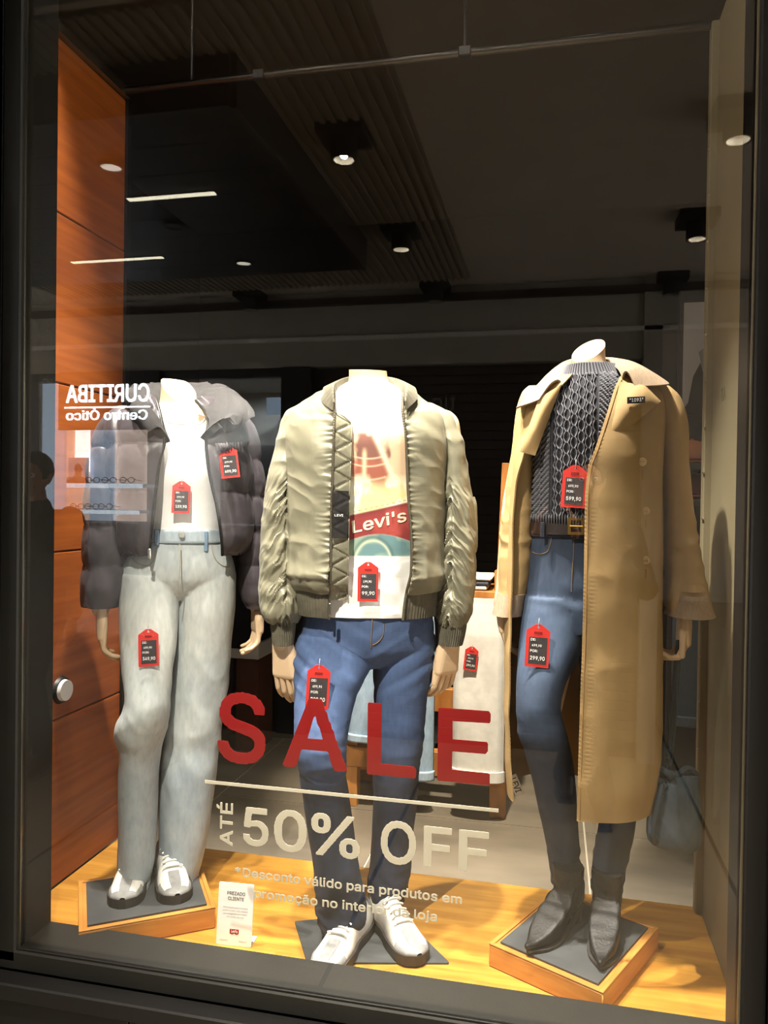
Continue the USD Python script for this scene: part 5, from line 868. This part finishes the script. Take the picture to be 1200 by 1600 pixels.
def hung(name, label, x0, x1, y, z0, z1, m_, seed, attr=True, flare=0.0, legs=1):
    u, v = np.meshgrid(np.linspace(0, 1, 60), np.linspace(0, 1, 90)); xm = (x0+x1)/2; hw = (x1-x0)/2*(1+flare*v); z = z1 + (z0-z1)*v - .012*np.sin(u*PI)*0
    Gx = xm + (2*u-1)*hw; P3 = np.stack([Gx*9, z*4, 0*z+seed], -1); yy = y - .02*np.sin(PI*u)**.4*np.clip(v*5, .1, 1) - .016*(meshkit.fbm(P3, 3, seed)-.5)*np.clip(v*3, .2, 1) - .006*(np.abs(u-.5) < .46) + (.02*np.exp(-((u-.5)/.03)**2) if legs == 2 else 0)
    Gf = np.stack([Gx, yy, z], -1); m = sheet(Gf, False, .022); q = thing(name, label, 'jeans', (xm, y, z0)); put(q, 'front_leg', m, m_, attr={'fade': np.clip(.4 + .5*nz(np.asarray(m.vertices), (12, 12, 6), seed), 0, 1)} if attr else None)
    put(q, 'hem_band', sheet(np.stack([Gx[-6:], yy[-6:]-.003, z[-6:]], -1), False, .028), m_, attr={'fade': np.full(6*60*2, .7)} if attr else None)
    for ux in (3, 56): put(q, 'side_seam', tube(np.stack([Gx[:, ux], yy[:, ux]-.003, z[:, ux]], 1)[::3], .003, 6), m_ if not attr else SEAML)
    return m
WD = mat('white_denim', c(236, 234, 228), .85, col2=c(226, 224, 217), nscale=30, bump=.15, bscale=900)
wj = hung('jeans', 'white folded jeans hanging from the wooden rack in the shop', -.43, -.225, 1.885, .20, 1.055, WD, 3, False)
qd = 'jeans'; hung('jeans', 'pale blue jeans on the wooden rack, seen between the legs of the mid blue jeans', -.93, -.78, 1.88, .34, 1.0, DSKIRT, 5, True, .25); hung('jeans', 'narrow strip of pale blue jeans beside the white jeans on the wooden rack', -.70, -.56, 1.905, .17, 1.0, DSKIRT, 9, True, .0)
mr = Man(-.33, 1.89); mr.n = np.array([0, -1.0, 0]); mr.s = np.array([1.0, 0, 0]); price_tag('red price tag on the white folded jeans', wj, mr, 736, 1029, .062, .112, ('DE:', '499,90', 'POR:', '299,90'), -.1)
fold_cols = [c(230, 228, 222), c(60, 62, 74), c(214, 210, 200)]
for k, colr in enumerate(fold_cols):
    z = 1.087+.022*k; v = np.linspace(0, 1, 2)
    q = thing('folded_shirt', ('lowest white', 'dark', 'topmost pale striped')[k] + ' folded garment of the small stack on the wooden rack', 'folded garment', (-.42, 2.05, z)); b_ = bx(-.52, -.30+.01*k, 1.93, 2.19, z, z+.020, .008); put(q, 'fold', b_, mat(f'folded_cloth_{"abc"[k]}', colr, .9)); put(q, 'front_fold', tube([(-.515, 1.932, z+.010), (-.305+.01*k, 1.932, z+.010)], .0085, 10), mat(f'folded_edge_{"abc"[k]}', colr, .9))
q = thing('display_cabinet', 'dark display cabinet with white bottom frame behind the left mannequin hand', 'cabinet', (-1.85, 2.6, 0))
put(q, 'plinth_base', bx(-1.84, -1.70, 2.55, 2.80, 0, .56, .003), DARKWOOD); put(q, 'white_frame', bx(-1.87, -1.675, 2.49, 2.81, .565, .66, .004), WHITEPAINT); put(q, 'dark_front', bx(-1.85, -1.71, 2.48, 2.5, .625, 1.3, .003), BLACK); put(q, 'carcass', bx(-1.86, -1.69, 2.5, 2.80, .66, 1.3, .003), BLACK)
# things on the shop's right side
q = thing('wall_picture', 'framed black and white picture on the right wall of the shop', 'picture', (.60, 2.1, 2.3)); put(q, 'frame', bx(.555, .86, 2.02, 2.05, 1.45, 2.50, .004), SHUTTER); put(q, 'print', bx(.575, .84, 2.014, 2.02, 1.80, 2.44), WHITEPAINT)
pr_ = Polygon([(.575, 1.80), (.84, 1.80), (.84, 2.40), (.74, 2.33), (.68, 2.26), (.66, 2.18), (.62, 2.10), (.60, 1.98), (.575, 1.94)]); put(q, 'dark_shape', framed(plate(pr_, .002), (0, 2.014, 0), (1, 0, 0), (0, 0, 1), (0, -1, 0)), DARKWALL); sh_ = Polygon([(.64, 2.21), (.72, 2.27), (.80, 2.24), (.70, 2.20), (.66, 2.12)]); put(q, 'pale_shape', framed(plate(sh_, .002), (0, 2.011, 0), (1, 0, 0), (0, 0, 1), (0, -1, 0)), MALLWALL)
HAT1, HAT2 = mat('brown_felt', c(124, 76, 48), .9), mat('rust_felt', c(120, 48, 36), .9)
for lab, ctr, m_ in (('brown cap on the shop wall beside the olive side wall', (.57, 1.7, 1.70), HAT1), ('rust red cap on the shop wall below the brown cap', (.60, 1.7, 1.56), HAT2)):
    q = thing('cap', lab, 'cap', ctr); dome_ = trimesh.creation.icosphere(3, .085); vv = dome_.vertices.copy(); vv[:, 2] = np.where(vv[:, 2] < 0, vv[:, 2]*.25, vv[:, 2]*.95); dome_.vertices = vv + ctr; put(q, 'crown', dome_, m_)
    brim = plate(affinity.scale(Point(0, 0).buffer(.075), 1, .9), .006); brim.apply_translation((ctr[0], ctr[1]-.075, ctr[2]-.018)); put(q, 'brim', brim, m_); put(q, 'top_button', trimesh.creation.icosphere(2, .009).apply_translation((ctr[0], ctr[1], ctr[2]+.08)), m_)
q = thing('wall_shelf', 'dark narrow shelf unit holding the caps at the shop right side', 'shelf', (.75, 1.8, 0)); put(q, 'upright', bx(.50, 1.0, 1.80, 1.84, 0, 1.9, .003), DARKWALL); 
for z in (1.685, 1.535): put(q, 'shelf_board', bx(.50, 1.0, 1.56, 1.80, z-.03-.005, z-.005, .003), DARKWALL)
hung('jeans', 'grey blue jeans hanging behind the denim bag at the shop right side', .50, .64, 1.55, .62, 1.35, DBAG, 15, True)
put(q, 'hanging_bar', tube([(.45, 1.57, 1.36), (1.0, 1.57, 1.36)], .01, 8), BLACK); put(q, 'bar_bracket', bx(.9, .93, 1.56, 1.82, 1.35, 1.37, .002), BLACK)


# ------------------------------------------------------------------ two passers-by out in the corridor, seen only as dark mirror shapes in the pane
PSKIN = mat('person_skin', c(186, 134, 104), .55); HAIR = mat('dark_hair', c(26, 21, 19), .6); PJACK = mat('person_dark_jacket', c(24, 24, 28), .85); PTROU = mat('person_dark_trousers', c(20, 21, 26), .85); PSHOE = mat('person_black_shoe', c(16, 16, 17), .5); PSOLE = mat('person_grey_sole', c(84, 84, 86), .6)
EYEW = mat('eye_white', c(230, 228, 224), .3); EYED = mat('eye_dark', c(40, 28, 22), .3)
def person(x, y, turn, hgt, label, feet, arms, hands, trim=None):
    """One standing figure: feet [(s, t)], arms [(shoulder, elbow, wrist)], hands for hand(); in a frame with t straight ahead of the person."""
    P = Man(x, y); P.n = np.array([math.sin(turn), math.cos(turn), 0]); P.s = np.array([-P.n[1], P.n[0], 0]); k = hgt/1.75; V = lambda *a: np.array(a, float)
    hz = 1.63*k; q = thing('person', label, 'person', (x, y, 0)); S = lambda p_, r, sc=(1, 1, 1): sph((0, 0, 0), r, 32).scale([float(t) for t in sc]).translate([float(t) for t in p_])
    head = [S((0, -.005, hz+.035), .088*k, (.87, 1.08, 1.0)), m3d.Manifold.batch_hull([S((0, .045, hz-.085), .024), S((.030, .018, hz-.075), .026), S((-.030, .018, hz-.075), .026), S((.052, 0, hz-.02), .026), S((-.052, 0, hz-.02), .026), S((0, .055, hz-.04), .022)]),
            m3d.Manifold.batch_hull([S((0, .090, hz+.02), .008), S((0, .108, hz-.018), .011), S((.014, .092, hz-.024), .008), S((-.014, .092, hz-.024), .008)]),
            m3d.Manifold.batch_hull([S((.018, .080, hz-.048), .006), S((-.018, .080, hz-.048), .006), S((0, .086, hz-.046), .007)]), m3d.Manifold.batch_hull([S((.014, .079, hz-.060), .007), S((-.014, .079, hz-.060), .007), S((0, .083, hz-.061), .007)]),
            bone((0, -.015, hz-.08), (0, -.03, hz-.20), .052, .060, 24), bone((.038, .074, hz+.028), (-.038, .074, hz+.028), .012, .012)]
    head += [m3d.Manifold.batch_hull([S((e*.080, -.01, hz+.02), .012, (.5, 1, 1)), S((e*.085, -.018, hz+.005), .016, (.4, 1, 1.3)), S((e*.078, -.006, hz-.03), .009, (.6, 1, 1))]) for e in (1, -1)]
    sk = head + [m3d.Manifold.batch_hull([S((e*.13, -.03, 1.36*k), .06) for e in (1, -1)] + [S((e*.11, -.02, .95*k), .06) for e in (1, -1)])]
    for (a, b, w) in arms: sk += [bone(a, b, .042, .036), bone(b, w, .036, .026)]; sk += [bone((np.sign(a[0])*.13, -.03, 1.36*k), a, .05, .044)]
    hips = [V(e*.085, -.02, .90*k) for e in (1, -1)]; ank = [V(f[0], f[1], .10) for f in feet]; kn = [(h_+a)/2 + V(0, .03, 0) for h_, a in zip(hips, ank)]
    for h_, n_, a in zip(hips, kn, ank): sk += [bone(h_, n_, .07, .05), bone(n_, a, .048, .035)]
    m = tri(union(sk).refine_to_length(.012)); m.merge_vertices(); trimesh.smoothing.filter_taubin(m, iterations=8); hs = []
    for h_ in hands: hs += hand(**h_)
    hm = tri(union(hs).refine_to_length(.004)); hm.merge_vertices(); trimesh.smoothing.filter_taubin(hm, iterations=6); put(q, 'body', P.Wm(tri(manif(m) + manif(hm))), PSKIN)
    for e in (1, -1): ec = np.array([e*.033, .078, hz+.010]); put(q, 'eye', P.Wm([tri(S(ec, .0125)), ]), EYEW); put(q, 'iris', P.Wm(tri(S(ec + [0, .0085, 0], .006))), EYED)
    hair = S((0, -.018, hz+.048), .096*k, (.92, 1.06, 1.0)) - S((0, .10, hz-.02), .105, (1.0, .9, 1.05)) - m3d.Manifold.cube([.5, .5, .3], True).translate([0, .0, hz-.20])
    hv = tri(hair.refine_to_length(.012)); v = np.asarray(hv.vertices); hv.vertices = v + np.asarray(hv.vertex_normals)*(.006*ridge(v, (40, 40, 40), 3))[:, None]; put(q, 'hair', P.Wm(hv), HAIR)
    jk = [m3d.Manifold.batch_hull([S((e*.155, -.03, 1.37*k), .075) for e in (1, -1)] + [S((e*.13, -.02, 1.10*k), .10) for e in (1, -1)]), m3d.Manifold.batch_hull([S((e*.13, -.02, 1.10*k), .10) for e in (1, -1)] + [S((e*.125, -.02, .86*k), .105) for e in (1, -1)]), bone((0, -.03, 1.36*k), (0, -.03, 1.455*k), .11, .075, 20)]
    for (a, b, w) in arms: a, b, w = map(np.array, (a, b, w)); jk += [bone(a, b, .072, .058), bone(b, b + (w-b)*.93, .058, .044)]
    jm = tri(union(jk).refine_to_length(.016)); jm.merge_vertices(); trimesh.smoothing.filter_taubin(jm, iterations=10); v = np.asarray(jm.vertices); jm.vertices = v + np.asarray(jm.vertex_normals)*(.012*nz(v, (9, 9, 9), 7) + .005*ridge(v, (14, 14, 20), 2))[:, None]; put(q, 'jacket', P.Wm(jm), PJACK)
    tr = [m3d.Manifold.batch_hull([S((e*.095, -.02, .92*k), .10) for e in (1, -1)] + [S((e*.09, -.02, .82*k), .095) for e in (1, -1)])]
    for h_, n_, a in zip(hips, kn, ank): tr += [bone(h_, n_, .098, .072, 20), bone(n_, a - V(0, 0, .02), .070, .062, 20)]
    tm_ = tri(union(tr).refine_to_length(.016)); tm_.merge_vertices(); trimesh.smoothing.filter_taubin(tm_, iterations=10); v = np.asarray(tm_.vertices); tm_.vertices = v + np.asarray(tm_.vertex_normals)*(.008*nz(v, (10, 10, 6), 9))[:, None]; put(q, 'trousers', P.Wm(tm_), PTROU)
    for fx, ft in feet:
        s_ = m3d.Manifold.batch_hull([S((fx, ft-.05, .055), .042), S((fx, ft+.02, .075), .044), S((fx, ft+.10, .045), .044), S((fx, ft+.175, .035), .034), S((fx, ft-.05, .10), .04)]); put(q, 'shoe', P.Wm(tri(s_ - m3d.Manifold.cube([1, 1, .1], True).translate([0, 0, -.03]))), PSHOE)
        put(q, 'shoe_sole', P.Wm(plate(Polygon([(fx-.036, ft-.09), (fx+.036, ft-.09), (fx+.045, ft+.10), (fx+.03, ft+.19), (fx-.03, ft+.19), (fx-.045, ft+.10)]).buffer(.008), .02)), PSOLE)
    return P
# the photographer: phone held up in both hands just behind the lens; s runs to the person's own left as seen from ahead
px0, py0 = .17, -2.29; ph = lambda X, Y, Z_: (-(X-px0), Y-py0, Z_)
person(px0, py0, 0.0, 1.74, 'person in dark clothes holding up a phone in front of the window', [(-.085, .20), (.085, -.10)],
       [((-.20, -.02, 1.36), (-.27, .16, 1.10), ph(.105, -1.85, 1.36)), ((.20, -.02, 1.36), (.29, .14, 1.10), ph(-.075, -1.85, 1.36))],
       [dict(w=ph(.105, -1.85, 1.36), phi=0.05, side=1, curl=(.9, .9, .9, .9), k=.95, down=(.12, .25, .95), thumb=.3), dict(w=ph(-.075, -1.85, 1.36), phi=PI, side=-1, curl=(.9, .9, .9, .9), k=.95, down=(-.12, .25, .95), thumb=.3)])
q = thing('phone', 'black phone held upright in the hands of the person before the window', 'phone', (.015, -1.78, 1.44))
put(q, 'body', bx(-.022, .054, -1.784, -1.7755, 1.362, 1.520, .003), BLACK); put(q, 'camera_bump', bx(-.018, .016, -1.7755, -1.7735, 1.478, 1.516, .001), BLACK); put(q, 'lens', tri(m3d.Manifold.cylinder(.001, .006, .006, 20).rotate([-90, 0, 0]).translate([0, -1.7735, 1.5])), GLASSF)
person(-2.82, -2.0, .12, 1.73, 'person in dark clothes standing in the corridor to the left of the window', [(-.10, .04), (.10, -.02)],
       [((-.20, -.02, 1.38), (-.25, -.02, 1.10), (-.26, .06, .86)), ((.20, -.02, 1.38), (.25, -.02, 1.10), (.26, .06, .86))],
       [dict(w=(-.26, .06, .86), phi=0.0, side=1, curl=(.5, .55, .6, .6)), dict(w=(.26, .06, .86), phi=PI, side=-1, curl=(.5, .55, .6, .6))])
